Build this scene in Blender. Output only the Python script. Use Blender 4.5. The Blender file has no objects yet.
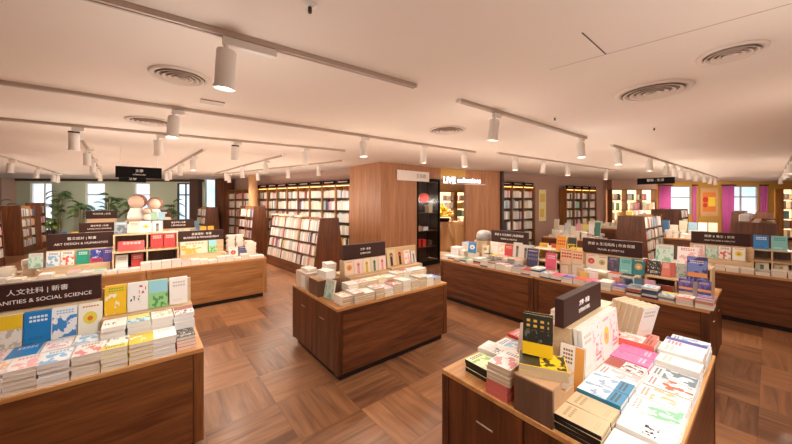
import bpy, math, random
from mathutils import Matrix, Vector

R = random.Random(11)
S = bpy.context.scene
COL = S.collection
rad = math.radians

# ------------------------------------------------------------------ helpers
class MB:
    """collects boxes, prisms and tubes; build() links them as ONE mesh object"""
    def __init__(s):
        s.v, s.f, s.m, s.uv = [], [], [], {}
    def add(s, vs, fs, mi=0, M=None):
        b = len(s.v)
        for p in vs:
            p = Vector(p)
            if M is not None: p = M @ p
            s.v.append(p[:])
        for i, f in enumerate(fs):
            s.f.append(tuple(b + k for k in f))
            s.m.append(mi[i] if isinstance(mi, (list, tuple)) else mi)
        return s
    def box(s, x0, x1, y0, y1, z0, z1, mi=0, M=None):
        vs = [(x0,y0,z0),(x1,y0,z0),(x1,y1,z0),(x0,y1,z0),(x0,y0,z1),(x1,y0,z1),(x1,y1,z1),(x0,y1,z1)]
        # order: bottom, top, -y, +x, +y, -x
        fs = [(3,2,1,0),(4,5,6,7),(0,1,5,4),(1,2,6,5),(2,3,7,6),(3,0,4,7)]
        return s.add(vs, fs, mi, M)
    def prism(s, poly, a, b, axis='y', mi=0, M=None):
        n = len(poly)
        def P(p, t):
            if axis == 'y': return (p[0], t, p[1])
            if axis == 'x': return (t, p[0], p[1])
            return (p[0], p[1], t)
        vs = [P(p, a) for p in poly] + [P(p, b) for p in poly]
        fs = [tuple(range(n)), tuple(range(2*n-1, n-1, -1))]
        for i in range(n):
            j = (i+1) % n
            fs.append((j, i, n+i, n+j))
        return s.add(vs, fs, mi, M)
    def tube(s, c0, c1, r0, r1=None, n=20, mi=0, caps=True):
        r1 = r0 if r1 is None else r1
        c0, c1 = Vector(c0), Vector(c1)
        d = (c1-c0).normalized()
        a = d.orthogonal().normalized(); b = d.cross(a)
        vs = []
        for c, r in ((c0, r0), (c1, r1)):
            for i in range(n):
                t = 2*math.pi*i/n
                vs.append(c + a*(r*math.cos(t)) + b*(r*math.sin(t)))
        fs = [(i, (i+1) % n, n+(i+1) % n, n+i) for i in range(n)]
        if caps: fs += [tuple(range(n-1, -1, -1)), tuple(range(n, 2*n))]
        return s.add(vs, fs, mi)
    def lathe(s, prof, n=28, mi=0):
        vs, fs = [], []
        for (r, z) in prof:
            for i in range(n):
                t = 2*math.pi*i/n
                vs.append((r*math.cos(t), r*math.sin(t), z))
        for k in range(len(prof)-1):
            for i in range(n):
                j = (i+1) % n
                fs.append((k*n+i, k*n+j, (k+1)*n+j, (k+1)*n+i))
        return s.add(vs, fs, mi)
    def ball(s, c, r, n=14, mi=0, sc=(1,1,1)):
        m = n//2
        vs = [(c[0], c[1], c[2]-r*sc[2])]
        for k in range(1, m):
            p = math.pi*k/m - math.pi/2
            for i in range(n):
                t = 2*math.pi*i/n
                vs.append((c[0]+r*sc[0]*math.cos(p)*math.cos(t), c[1]+r*sc[1]*math.cos(p)*math.sin(t), c[2]+r*sc[2]*math.sin(p)))
        vs.append((c[0], c[1], c[2]+r*sc[2]))
        fs = [(0, 1+(i+1) % n, 1+i) for i in range(n)]
        for k in range(m-2):
            for i in range(n):
                j = (i+1) % n
                fs.append((1+k*n+i, 1+k*n+j, 1+(k+1)*n+j, 1+(k+1)*n+i))
        t = len(vs)-1
        fs += [(1+(m-2)*n+i, 1+(m-2)*n+(i+1) % n, t) for i in range(n)]
        return s.add(vs, fs, mi)
    def mesh(s, name, mats, smooth=False):
        me = bpy.data.meshes.new(name)
        me.from_pydata(s.v, [], s.f)
        for m in (mats if isinstance(mats, (list, tuple)) else [mats]): me.materials.append(m)
        me.polygons.foreach_set('material_index', s.m)
        if smooth: me.polygons.foreach_set('use_smooth', [True]*len(me.polygons))
        me.update()
        return me
    def build(s, name, mats, parent=None, smooth=False, bevel=0):
        return obj(name, s.mesh(name, mats, smooth), parent, bevel)

def obj(name, me, parent=None, bevel=0):
    o = bpy.data.objects.new(name, me); COL.objects.link(o)
    if parent is not None: o.parent = parent
    if bevel:
        b = o.modifiers.new('bevel', 'BEVEL'); b.width = bevel; b.segments = 2; b.limit_method = 'ANGLE'
    return o

LABELS = set()
def tag(o, label, cat, group=None, kind=None):
    n = len(label.split())
    if not 4 <= n <= 16: print('LABEL LENGTH', n, label)
    if label in LABELS: print('LABEL REPEATED', label)
    LABELS.add(label)
    o['label'] = label; o['category'] = cat
    if group: o['group'] = group
    if kind: o['kind'] = kind
    return o
def thing(name, label, cat, loc=(0,0,0), rotz=0, group=None):
    o = bpy.data.objects.new(name, None); COL.objects.link(o)
    o.empty_display_size = .05
    o.location = loc; o.rotation_euler = (0, 0, rotz)
    return tag(o, label, cat, group)
def struct(name, mb, mat, parent=None, **k):
    o = mb.build(name, mat, parent, **k)
    if parent is None: o['kind'] = 'structure'
    return o
def copy_tree(o, parent=None):
    c = o.copy(); COL.objects.link(c); c.parent = parent
    for ch in list(o.children): copy_tree(ch, c)
    return c

# ------------------------------------------------------------------ materials
def srgb(c):
    if isinstance(c, str):
        c = tuple(int(c[i:i+2], 16)/255 for i in (0, 2, 4))
    return tuple(x/12.92 if x <= .04045 else ((x+.055)/1.055)**2.4 for x in c) + (1,)
def new_mat(name):
    m = bpy.data.materials.new(name); m.use_nodes = True
    nt = m.node_tree; b = nt.nodes['Principled BSDF']
    return m, nt, b
def plain(name, c, rough=.6, metal=0, spec=None, emit=None, estr=0, var=0.0):
    m, nt, b = new_mat(name)
    col = srgb(c)
    b.inputs['Base Color'].default_value = col
    b.inputs['Roughness'].default_value = rough; b.inputs['Metallic'].default_value = metal
    if spec is not None: b.inputs['Specular IOR Level'].default_value = spec
    if emit:
        b.inputs['Emission Color'].default_value = srgb(emit); b.inputs['Emission Strength'].default_value = estr
    else:
        tc = nt.nodes.new('ShaderNodeTexCoord'); nz = nt.nodes.new('ShaderNodeTexNoise')
        nz.inputs['Scale'].default_value = 9; nz.inputs['Detail'].default_value = 3
        mr = nt.nodes.new('ShaderNodeMapRange')
        mr.inputs['To Min'].default_value = 1-(var or .04); mr.inputs['To Max'].default_value = 1+(var or .04)
        hs = nt.nodes.new('ShaderNodeHueSaturation'); hs.inputs['Color'].default_value = col
        L = nt.links
        L.new(tc.outputs['Object'], nz.inputs['Vector']); L.new(nz.outputs['Fac'], mr.inputs['Value'])
        L.new(mr.outputs['Result'], hs.inputs['Value']); L.new(hs.outputs['Color'], b.inputs['Base Color'])
    return m
def wood(name, dark, light, axis='x', scale=1.0, rough=.42, coord='Object'):
    """wood grain running along the given object axis"""
    m, nt, b = new_mat(name); N, L = nt.nodes, nt.links
    tc = N.new('ShaderNodeTexCoord'); mp = N.new('ShaderNodeMapping')
    sc = {'x': (1.0, 14, 14), 'y': (14, 1.0, 14), 'z': (14, 14, 1.0)}[axis]
    mp.inputs['Scale'].default_value = tuple(v*scale for v in sc)
    L.new(tc.outputs[coord], mp.inputs['Vector'])
    n1 = N.new('ShaderNodeTexNoise'); n1.inputs['Scale'].default_value = 1.0; n1.inputs['Detail'].default_value = 6; n1.inputs['Distortion'].default_value = .6
    n2 = N.new('ShaderNodeTexNoise'); n2.inputs['Scale'].default_value = 5.0; n2.inputs['Detail'].default_value = 4
    L.new(mp.outputs['Vector'], n1.inputs['Vector']); L.new(mp.outputs['Vector'], n2.inputs['Vector'])
    mx = N.new('ShaderNodeMix'); mx.data_type = 'FLOAT'; mx.inputs['Factor'].default_value = .35
    L.new(n1.outputs['Fac'], mx.inputs['A']); L.new(n2.outputs['Fac'], mx.inputs['B'])
    cr = N.new('ShaderNodeValToRGB')
    cr.color_ramp.elements[0].position = .34; cr.color_ramp.elements[0].color = srgb(dark)
    cr.color_ramp.elements[1].position = .68; cr.color_ramp.elements[1].color = srgb(light)
    L.new(mx.outputs['Result'], cr.inputs['Fac']); L.new(cr.outputs['Color'], b.inputs['Base Color'])
    b.inputs['Roughness'].default_value = rough
    bp = N.new('ShaderNodeBump'); bp.inputs['Strength'].default_value = .08; bp.inputs['Distance'].default_value = .002
    L.new(n2.outputs['Fac'], bp.inputs['Height']); L.new(bp.outputs['Normal'], b.inputs['Normal'])
    return m
def math_node(nt, op, a, b=None, c=None):
    n = nt.nodes.new('ShaderNodeMath'); n.operation = op
    for i, v in enumerate((a, b, c)):
        if v is None: continue
        if isinstance(v, (int, float)): n.inputs[i].default_value = v
        else: nt.links.new(v, n.inputs[i])
    return n.outputs[0]
def parquet():
    """basket-weave parquet: .53 m squares of three planks, the grain turning from square to square"""
    m, nt, b = new_mat('parquet_wood'); N, L = nt.nodes, nt.links
    mn = lambda *a: math_node(nt, *a)
    tc = N.new('ShaderNodeTexCoord'); sp = N.new('ShaderNodeSeparateXYZ'); L.new(tc.outputs['Object'], sp.inputs[0])
    cell = .53
    x = mn('DIVIDE', mn('SUBTRACT', sp.outputs[0], .87), cell); y = mn('DIVIDE', mn('SUBTRACT', sp.outputs[1], 2.71), cell)
    ix, iy = mn('FLOOR', x), mn('FLOOR', y); fx, fy = mn('SUBTRACT', x, ix), mn('SUBTRACT', y, iy)
    par = mn('FLOORED_MODULO', mn('ADD', ix, iy), 2.0)
    def sel(a, c): # par ? a : c
        return mn('ADD', mn('MULTIPLY', a, par), mn('MULTIPLY', c, mn('SUBTRACT', 1.0, par)))
    across = sel(fx, fy); along = sel(sp.outputs[1], sp.outputs[0])
    k = mn('FLOOR', mn('MULTIPLY', across, 3.0)); fa = mn('SUBTRACT', mn('MULTIPLY', across, 3.0), k)
    cb = N.new('ShaderNodeCombineXYZ'); L.new(ix, cb.inputs[0]); L.new(iy, cb.inputs[1]); L.new(k, cb.inputs[2])
    wn = N.new('ShaderNodeTexWhiteNoise'); wn.noise_dimensions = '3D'; L.new(cb.outputs[0], wn.inputs['Vector'])
    cb2 = N.new('ShaderNodeCombineXYZ'); L.new(ix, cb2.inputs[0]); L.new(iy, cb2.inputs[1])
    wn2 = N.new('ShaderNodeTexWhiteNoise'); wn2.noise_dimensions = '3D'; L.new(cb2.outputs[0], wn2.inputs['Vector'])
    gv = N.new('ShaderNodeCombineXYZ')
    L.new(mn('MULTIPLY', along, 1.3), gv.inputs[0]); L.new(mn('MULTIPLY', across, 6.0), gv.inputs[1]); L.new(mn('MULTIPLY', wn.outputs['Value'], 40.0), gv.inputs[2])
    nz = N.new('ShaderNodeTexNoise'); nz.inputs['Scale'].default_value = 1.3; nz.inputs['Detail'].default_value = 6; nz.inputs['Distortion'].default_value = .8
    L.new(gv.outputs[0], nz.inputs['Vector'])
    t = mn('ADD', mn('MULTIPLY', nz.outputs['Fac'], .75), mn('ADD', mn('MULTIPLY', wn.outputs['Value'], .12), mn('MULTIPLY', wn2.outputs['Value'], .26)))
    cr = N.new('ShaderNodeValToRGB'); e = cr.color_ramp.elements
    e[0].position = .30; e[0].color = srgb(FLOOR_D); e[1].position = .85; e[1].color = srgb(FLOOR_L)
    L.new(t, cr.inputs['Fac'])
    edge = mn('MINIMUM', mn('MINIMUM', fa, mn('SUBTRACT', 1.0, fa)), mn('MULTIPLY', mn('MINIMUM', mn('MINIMUM', fx, mn('SUBTRACT', 1.0, fx)), mn('MINIMUM', fy, mn('SUBTRACT', 1.0, fy))), 3.0))
    gap = mn('LESS_THAN', edge, .012)
    mx = N.new('ShaderNodeMix'); mx.data_type = 'RGBA'
    L.new(mn('MULTIPLY', gap, .35), mx.inputs['Factor']); L.new(cr.outputs['Color'], mx.inputs['A']); mx.inputs['B'].default_value = srgb('2a1710')
    L.new(mx.outputs['Result'], b.inputs['Base Color'])
    b.inputs['Roughness'].default_value = .30
    return m
def cover(base, c2=None, c3=None, style='title', seed=0, rough=.35):
    """a book cover: printed areas, title bars and a wrap band, all from the cover's own UVs"""
    c2 = c2 or base; c3 = c3 or '444444'
    m, nt, b = new_mat('book_cover_paper'); N, L = nt.nodes, nt.links
    mn = lambda *a: math_node(nt, *a)
    uvn = N.new('ShaderNodeUVMap'); sp = N.new('ShaderNodeSeparateXYZ'); L.new(uvn.outputs[0], sp.inputs[0])
    u, v = sp.outputs[0], sp.outputs[1]
    def rect(u0, u1, v0, v1):
        return mn('MULTIPLY', mn('MULTIPLY', mn('GREATER_THAN', u, u0), mn('LESS_THAN', u, u1)), mn('MULTIPLY', mn('GREATER_THAN', v, v0), mn('LESS_THAN', v, v1)))
    on = rect(.03, .99, .02, .99)
    def disc(cu, cv, r):
        return mn('LESS_THAN', mn('ADD', mn('POWER', mn('SUBTRACT', u, cu), 2.0), mn('POWER', mn('MULTIPLY', mn('SUBTRACT', v, cv), 1.45), 2.0)), r*r)
    def noise(sc, th, off=0):
        mp = N.new('ShaderNodeMapping'); mp.inputs['Location'].default_value = (seed*3.1+off, seed*1.7, seed*.9); L.new(uvn.outputs[0], mp.inputs['Vector'])
        nz = N.new('ShaderNodeTexNoise'); nz.inputs['Scale'].default_value = sc; nz.inputs['Detail'].default_value = 3; L.new(mp.outputs[0], nz.inputs['Vector'])
        return mn('GREATER_THAN', nz.outputs['Fac'], th)
    def lines(u0, u1, v0, v1, rows, glyph):
        """rows of small broken bars, like printed lines"""
        r = rect(u0, u1, v0, v1)
        a = mn('GREATER_THAN', mn('FRACT', mn('MULTIPLY', mn('SUBTRACT', v, v0), rows/(v1-v0))), .42)
        g = mn('GREATER_THAN', mn('FRACT', mn('MULTIPLY', mn('SUBTRACT', u, u0), glyph/(u1-u0))), .25)
        return mn('MULTIPLY', r, mn('MULTIPLY', a, g))
    layers = []
    if style == 'blob': layers = [(mn('MULTIPLY', on, mn('MULTIPLY', noise(3.2, .54), mn('LESS_THAN', v, .72))), c2), (lines(.15, .85, .76, .92, 2, 6), c3)]
    elif style == 'spots': layers = [(mn('MULTIPLY', on, noise(9, .6)), c2), (lines(.2, .8, .1, .3, 2, 7), c3)]
    elif style == 'band': layers = [(mn('MULTIPLY', on, mn('MULTIPLY', noise(4, .56), mn('GREATER_THAN', v, .34))), c3), (rect(-.1, 1.1, -.1, .33), c2), (lines(.12, .88, .08, .26, 2, 7), '333333')]
    elif style == 'disc': layers = [(mn('MULTIPLY', on, disc(.5, .52, .30)), c2), (mn('MULTIPLY', on, disc(.5, .5, .12)), c3), (lines(.15, .85, .84, .93, 1, 6), c3)]
    elif style == 'side': layers = [(mn('MULTIPLY', on, mn('GREATER_THAN', u, .62)), c2), (lines(.1, .52, .55, .9, 4, 4), c3)]
    elif style == 'half': layers = [(mn('MULTIPLY', on, mn('GREATER_THAN', v, .55)), c2), (mn('MULTIPLY', on, mn('MULTIPLY', noise(5, .55), mn('LESS_THAN', v, .55))), c3)]
    elif style == 'figure': layers = [(mn('MULTIPLY', on, rect(.36, .64, .02, .6)), c2), (disc(.5, .68, .17), c2), (disc(.5, .64, .11), c3)]
    elif style == 'gold': layers = [(mn('MULTIPLY', rect(.12, .88, .62, .92), mn('MULTIPLY', mn('GREATER_THAN', mn('FRACT', mn('MULTIPLY', u, 4.2)), .5), mn('GREATER_THAN', mn('FRACT', mn('MULTIPLY', v, 8.0)), .5))), c3), (mn('MULTIPLY', on, mn('MULTIPLY', noise(5, .6), mn('LESS_THAN', v, .6))), '6b6a5c'), (rect(-.1, 1.1, -.1, .31), c2)]
    elif style == 'brush': layers = [(mn('MULTIPLY', rect(.08, .6, .3, .55), noise(8, .53)), c3), (mn('MULTIPLY', rect(.55, .9, .6, .9), noise(6, .5)), c2)]
    elif style == 'letters': layers = [(lines(.06, .94, .3, .72, 2, 4), c2), (lines(.1, .9, .8, .9, 1, 8), c3)]
    elif style == 'sky': layers = [(mn('MULTIPLY', on, noise(2.4, .5)), c2), (rect(.03, .99, .18, .36), c3), (lines(.12, .8, .7, .85, 2, 8), 'e9e2ee')]
    elif style == 'title': layers = [(lines(.15, .85, .62, .86, 2, 5), c3), (lines(.15, .7, .1, .2, 2, 9), c2)]
    col = None
    for fac, c in layers:
        mx = N.new('ShaderNodeMix'); mx.data_type = 'RGBA'
        if col is None: mx.inputs['A'].default_value = srgb(base)
        else: L.new(col, mx.inputs['A'])
        L.new(fac, mx.inputs['Factor']); mx.inputs['B'].default_value = srgb(c)
        col = mx.outputs['Result']
    if col is not None: L.new(col, b.inputs['Base Color'])
    else: b.inputs['Base Color'].default_value = srgb(base)
    b.inputs['Roughness'].default_value = rough
    return m
def page_mat(name, c):
    m, nt, b = new_mat(name); N, L = nt.nodes, nt.links
    tc = N.new('ShaderNodeTexCoord'); mp = N.new('ShaderNodeMapping'); mp.inputs['Scale'].default_value = (2, 2, 900)
    L.new(tc.outputs['Object'], mp.inputs['Vector'])
    nz = N.new('ShaderNodeTexNoise'); nz.inputs['Scale'].default_value = 1; nz.inputs['Detail'].default_value = 1
    L.new(mp.outputs[0], nz.inputs['Vector'])
    cr = N.new('ShaderNodeValToRGB'); c1 = srgb(c)
    cr.color_ramp.elements[0].color = tuple(x*.88 for x in c1[:3])+(1,); cr.color_ramp.elements[1].color = c1
    cr.color_ramp.elements[0].position = .35; cr.color_ramp.elements[1].position = .6
    L.new(nz.outputs['Fac'], cr.inputs['Fac']); L.new(cr.outputs['Color'], b.inputs['Base Color'])
    b.inputs['Roughness'].default_value = .8
    return m

FLOOR_D, FLOOR_L = '64402b', 'b98359'
M = {}
M['floor'] = parquet()
M['ceiling'] = plain('ceiling_paint', 'e6d6c8', .85, var=.012)
M['walnut'] = wood('walnut_grain', '43200f', '86502c', 'x')
M['walnut_y'] = wood('walnut_grain', '43200f', '86502c', 'y')
M['walnut_z'] = wood('walnut_grain', '40200f', '7d4827', 'z')
M['oak'] = wood('oak_grain', '8a572f', 'bf8a55', 'x')
M['oak_y'] = wood('oak_grain', '8a572f', 'bf8a55', 'y')
M['oak_z'] = wood('oak_grain', '8a572f', 'bf8a55', 'z')
M['oak_top'] = wood('oak_top_grain', 'b87d47', 'dfab6e', 'x')
M['oak_top_y'] = wood('oak_top_grain', 'a8703f', 'd09b63', 'y')
M['plinth'] = plain('dark_plinth', '20130d', .6)
M['cladding'] = wood('wall_cladding_wood', '96623d', 'b98258', 'z', .8, .5)
M['shelf_wood'] = wood('shelf_wood', '6b3f1e', 'a3703a', 'z')
M['shelf_dark'] = plain('dark_shelf', '2a1710', .5)
M['mauve'] = plain('mauve_wall', 'b08f80', .8)
M['gold'] = plain('gold_wall', 'c79a4a', .6)
M['sage'] = plain('sage_panel', 'c3cbb4', .7)
M['post'] = plain('dark_bronze', '3a2a24', .5)
M['brown'] = plain('brown_wall', '4c3226', .7)
M['white_metal'] = plain('white_painted_metal', 'e9e2da', .4)
M['rail'] = plain('track_rail_metal', 'b9a594', .45)
M['groove'] = plain('dark_groove', '4b3a30', .7)
M['cavity'] = plain('vent_cavity', '8f7b6b', .8)
M['vent_ring'] = plain('vent_ring_paint', 'dccabb', .7)
M['mid'] = wood('mid_wood_grain', '5f3319', '9a6234', 'x')
M['mid_z'] = wood('mid_wood_grain', '5f3319', '9a6234', 'z')
M['lens'] = plain('lamp_lens', 'ffffff', .3, emit='fff3e6', estr=3)
M['lens_cool'] = plain('lamp_lens_cool', 'ffffff', .3, emit='e8f4ff', estr=4)
M['sign'] = plain('sign_brown', '3b211a', .6, spec=.3)
M['black'] = plain('sign_black', '0d0908', .7, spec=.15)
M['ink'] = plain('white_ink', 'f5efe8', .5)
M['page'] = page_mat('book_pages', 'f2ead9')
M['page2'] = page_mat('book_pages_tan', 'dcc6a2')
M['page3'] = page_mat('book_pages_white', 'f7f3ec')
M['pinkwrap'] = page_mat('pink_wrapped_edges', 'd8766a')
M['riser'] = wood('pale_board', 'c9a67c', 'e2c9a2', 'x')
M['kraft'] = plain('kraft_board', 'c19a72', .8)
M['darkbox'] = wood('dark_box_wood', '5a4032', '7d5c4a', 'z')
M['glass'] = None
def glass():
    m, nt, b = new_mat('window_glass'); N, L = nt.nodes, nt.links
    tr = N.new('ShaderNodeBsdfTransparent'); gl = N.new('ShaderNodeBsdfGlossy'); gl.inputs['Roughness'].default_value = .12
    mx = N.new('ShaderNodeMixShader'); mx.inputs[0].default_value = .035
    L.new(tr.outputs[0], mx.inputs[1]); L.new(gl.outputs[0], mx.inputs[2])
    L.new(mx.outputs[0], N['Material Output'].inputs[0]); N.remove(b)
    return m
M['glass'] = glass()
M['leaf'] = plain('palm_leaf', '4f6f3c', .5, var=.3)
M['leaf2'] = plain('shrub_leaf', '7f9a45', .5, var=.3)
M['stem'] = plain('palm_stem', '6b5a3a', .8)
M['curtain'] = plain('magenta_curtain', 'cf62a8', .8, var=.1)
M['red'] = plain('lantern_red', 'c8281c', .5)

# ------------------------------------------------------------------ camera
cam_d = bpy.data.cameras.new('camera'); cam = bpy.data.objects.new('camera', cam_d); COL.objects.link(cam)
cam_d.sensor_width = 36; cam_d.lens = 305/792*36; cam_d.shift_y = -20/792
cam.location = (0, 0, 1.75); cam.rotation_euler = (rad(90), 0, rad(50.8-90))
cam_d.clip_start = .05; cam_d.clip_end = 200
S.camera = cam
S.view_settings.view_transform = 'Standard'; S.view_settings.look = 'None'
S.view_settings.exposure = 0.06; S.view_settings.gamma = 1.0; S.view_settings.use_curve_mapping = False

# ------------------------------------------------------------------ the shell
CH = 2.72
OUT = [(-6,-3),(26.1,-3),(17.9,3.85),(17.9,9.6),(3.4,13.5),(2.75,15.9),(1.94,15.45),(-5,20.2),(-6,20.88)]
mb = MB(); mb.prism(OUT, -.1, 0, 'z'); struct('floor', mb, M['floor'])
mb = MB(); mb.prism(OUT, CH, CH+.1, 'z'); struct('ceiling', mb, M['ceiling'])
def wall_seg(name, a, b, z0, z1, mat, th=.1, side=1):
    """a straight wall standing behind the line a-b"""
    a, b = Vector(a), Vector(b); d = (b-a); ln = d.length; ang = math.atan2(d.y, d.x)
    mb = MB(); mb.box(0, ln, 0 if side > 0 else -th, th if side > 0 else 0, z0, z1)
    o = struct(name, mb, mat); o.location = (a.x, a.y, 0); o.rotation_euler = (0, 0, ang)
    return o
wall_seg('wall_near', (-6,-3), (26.1,-3), 0, CH, M['cladding'], .1, -1)
wall_seg('wall_west', (-6,20.9), (-6,-3), 0, CH, M['cladding'], .1, -1)
# timber-clad corner block in the middle of the shop
wall_seg('wall_cladding_left', (4.33,7.33), (4.36,5.92), 0, CH, M['cladding'], .1, 1)
wall_seg('wall_cladding_right', (4.36,5.92), (5.56,5.94), 0, CH, M['cladding'], .1, 1)
wall_seg('wall_over_case', (5.56,5.94), (6.52,5.97), 2.42, CH, M['cladding'], .1, 1)
wall_seg('wall_cladding_panel', (7.45,5.80), (8.66,5.37), 0, CH, M['cladding'], .12, 1)
wall_seg('wall_over_opening', (6.52,5.97), (7.45,5.80), 2.50, CH, M['gold'], .1, 1)
# long shelf wall running back to the windows
SW_A, SW_B = Vector((4.33,7.33)), Vector((2.24,15.6))
swd = (SW_B-SW_A).normalized(); swn = Vector((-swd.y, swd.x)) # points away from the aisle? fixed below
if swn.x > 0: swn = -swn                                      # swn points into the aisle
a = SW_A - swn*.32; b = SW_B - swn*.32
wall_seg('wall_shelves_left', b[:], a[:], 0, CH, M['mauve'], .1, 1)
# mauve wall on the right behind the timber panel
wall_seg('wall_shelves_right', (8.75,5.72), (17.95,4.24), 0, CH, M['mauve'], .1, 1)
wall_seg('wall_return', (17.93,4.45), (17.93,3.82), 0, CH, M['gold'], .1, 1)
mb = MB(); mb.box(8.62, 8.72, 5.30, 5.72, 0, CH); struct('trim_1', mb, M['post'])
# gold wall with two windows on the far right
GA, GB = Vector((17.9,4.3)), Vector((17.9,3.85))
def wall_holes(name, a, b, holes, mat, z1=CH, th=.14, side=1):
    a, b = Vector(a), Vector(b); d = b-a; ln = d.length
    mb = MB(); y0, y1 = (0, th) if side > 0 else (-th, 0)
    s = 0
    for (h0, h1, zb, zt) in holes:
        mb.box(s, h0, y0, y1, 0, z1); mb.box(h0, h1, y0, y1, 0, zb)
        if zt < z1: mb.box(h0, h1, y0, y1, zt, z1)
        s = h1
    mb.box(s, ln, y0, y1, 0, z1)
    o = struct(name, mb, mat); o.location = (a.x, a.y, 0); o.rotation_euler = (0, 0, math.atan2(d.y, d.x))
    return o
FR_A, FR_B = Vector((17.9,3.85)), Vector((26.1,-3.0))
fr_d = (FR_B-FR_A).normalized(); fr_ang = math.atan2(fr_d.y, fr_d.x)
# distances along the far right wall
FRW = [(1.39, 2.42), (4.31, 5.50)]
wall_holes('wall_far_right', FR_A, FR_B, [(h0, h1, 1.15, 2.50) for h0, h1 in FRW], M['gold'])
def window(n, a, ang, s0, s1, z0, z1, mulls, rails, frame_mat):
    w = bpy.data.objects.new('window_%d' % n, None); COL.objects.link(w); w['kind'] = 'structure'
    w.location = (a.x+math.cos(ang)*s0, a.y+math.sin(ang)*s0, 0); w.rotation_euler = (0, 0, ang)
    W = s1-s0
    mb = MB(); t = .045
    mb.box(0, t, .03, .10, z0, z1); mb.box(W-t, W, .03, .10, z0, z1); mb.box(t, W-t, .03, .10, z0, z0+t); mb.box(t, W-t, .03, .10, z1-t, z1)
    for m_ in mulls: mb.box(W*m_-.02, W*m_+.02, .035, .09, z0+t, z1-t)
    for r_ in rails: mb.box(t, W-t, .035, .09, z0+(z1-z0)*r_-.025, z0+(z1-z0)*r_+.025)
    o = mb.build('window_frame', frame_mat, w)
    mb = MB(); mb.box(t, W-t, .060, .066, z0+t, z1-t); mb.build('window_pane', M['glass'], w)
    return w
window(1, FR_A, fr_ang, *FRW[0], 1.15, 2.50, [], [.60], M['rail'])
window(2, FR_A, fr_ang, *FRW[1], 1.15, 2.50, [.34], [.62], M['rail'])
# sage wall with tall windows on the far left
FL_A, FL_B = Vector((-5.6,20.61)), Vector((1.94,15.45))
fl_d = (FL_B-FL_A).normalized(); fl_ang = math.atan2(fl_d.y, fl_d.x)
off = (Vector((-5,20.2))-FL_A).length
FLW = [(1.50+off, 2.34+off), (3.61+off, 4.39+off), (5.53+off, 6.17+off), (7.26+off, 7.79+off)]
wall_holes('wall_far_left', FL_A, FL_B, [(h0, h1, .55, 2.56) for h0, h1 in FLW], M['sage'])
for i, (h0, h1) in enumerate(FLW):
    window(3+i, FL_A, fl_ang, h0, h1, .55, 2.56, [.62] if i in (0, 3) else [], [.55] if i == 0 else [.75], M['white_metal'] if i != 3 else M['post'])
mb = MB(); mb.box(0, 9.1, -.05, -.004, 2.62, CH-.002)
o = struct('trim_2', mb, M['brown']); o.location = (FL_A.x, FL_A.y, 0); o.rotation_euler = (0, 0, fl_ang)
mb = MB(); mb.box(off+.40, off+.98, -.5, -.01, 0, CH-.003)
o = struct('trim_3', mb, M['mauve']); o.location = (FL_A.x, FL_A.y, 0); o.rotation_euler = (0, 0, fl_ang)
mb = MB(); mb.box(off+7.98, off+8.30, -.35, -.01, 0, CH-.003)
o = struct('trim_4', mb, M['brown']); o.location = (FL_A.x, FL_A.y, 0); o.rotation_euler = (0, 0, fl_ang)
# fine joint lines in the ceiling
mb = MB(); mb.box(-.003, .003, 0, 1.1, CH-.0015, CH)
o = struct('trim_5', mb, M['rail']); o.location = (2.44, -.07, 0); o.rotation_euler = (0, 0, rad(8))
mb = MB(); mb.box(0, .40, -.003, .003, CH-.002, CH)
o = struct('trim_6', mb, M['groove']); o.location = (1.93, .68, 0)

# ------------------------------------------------------------------ lettering
def text_mesh(s, size, bold=0.0):
    cu = bpy.data.curves.new('lettering', 'FONT'); cu.body = s; cu.size = size
    cu.align_x = 'CENTER'; cu.align_y = 'CENTER'; cu.extrude = .0015; cu.offset = bold
    o = bpy.data.objects.new('lettering_source', cu); COL.objects.link(o)
    bpy.context.view_layer.update()
    me = bpy.data.meshes.new_from_object(o.evaluated_get(bpy.context.evaluated_depsgraph_get()))
    bpy.data.objects.remove(o); bpy.data.curves.remove(cu)
    return me
def lettering(parent, s, size, loc, rot, mat, fit=None, bold=0.0):
    me = text_mesh(s, size, bold); me.materials.clear(); me.materials.append(mat)
    o = obj('lettering', me, parent); o.location = loc; o.rotation_euler = rot
    if fit:
        xs = [v.co.x for v in me.vertices]
        if xs: o.scale = (fit/max(1e-6, max(xs)-min(xs)),)*2 + (1,)
    return o
def sign(x, y, z0, z1, length, yaw, lines, label, mat='sign', th=.05, cat='sign', group=None):
    """a category board; its lettered face looks along -y before turning by yaw"""
    t = thing('category_sign', label, cat, (x, y, z0), yaw, group)
    h = z1-z0
    mb = MB(); mb.box(-length/2, length/2, -th/2, th/2, 0, h); mb.build('board', M[mat], t, bevel=.003)
    for (s, zc, size, fit) in lines:
        lettering(t, s, size, (0, -th/2-.0016, zc*h), (rad(90), 0, 0), M['ink'], fit)
    return t

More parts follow.
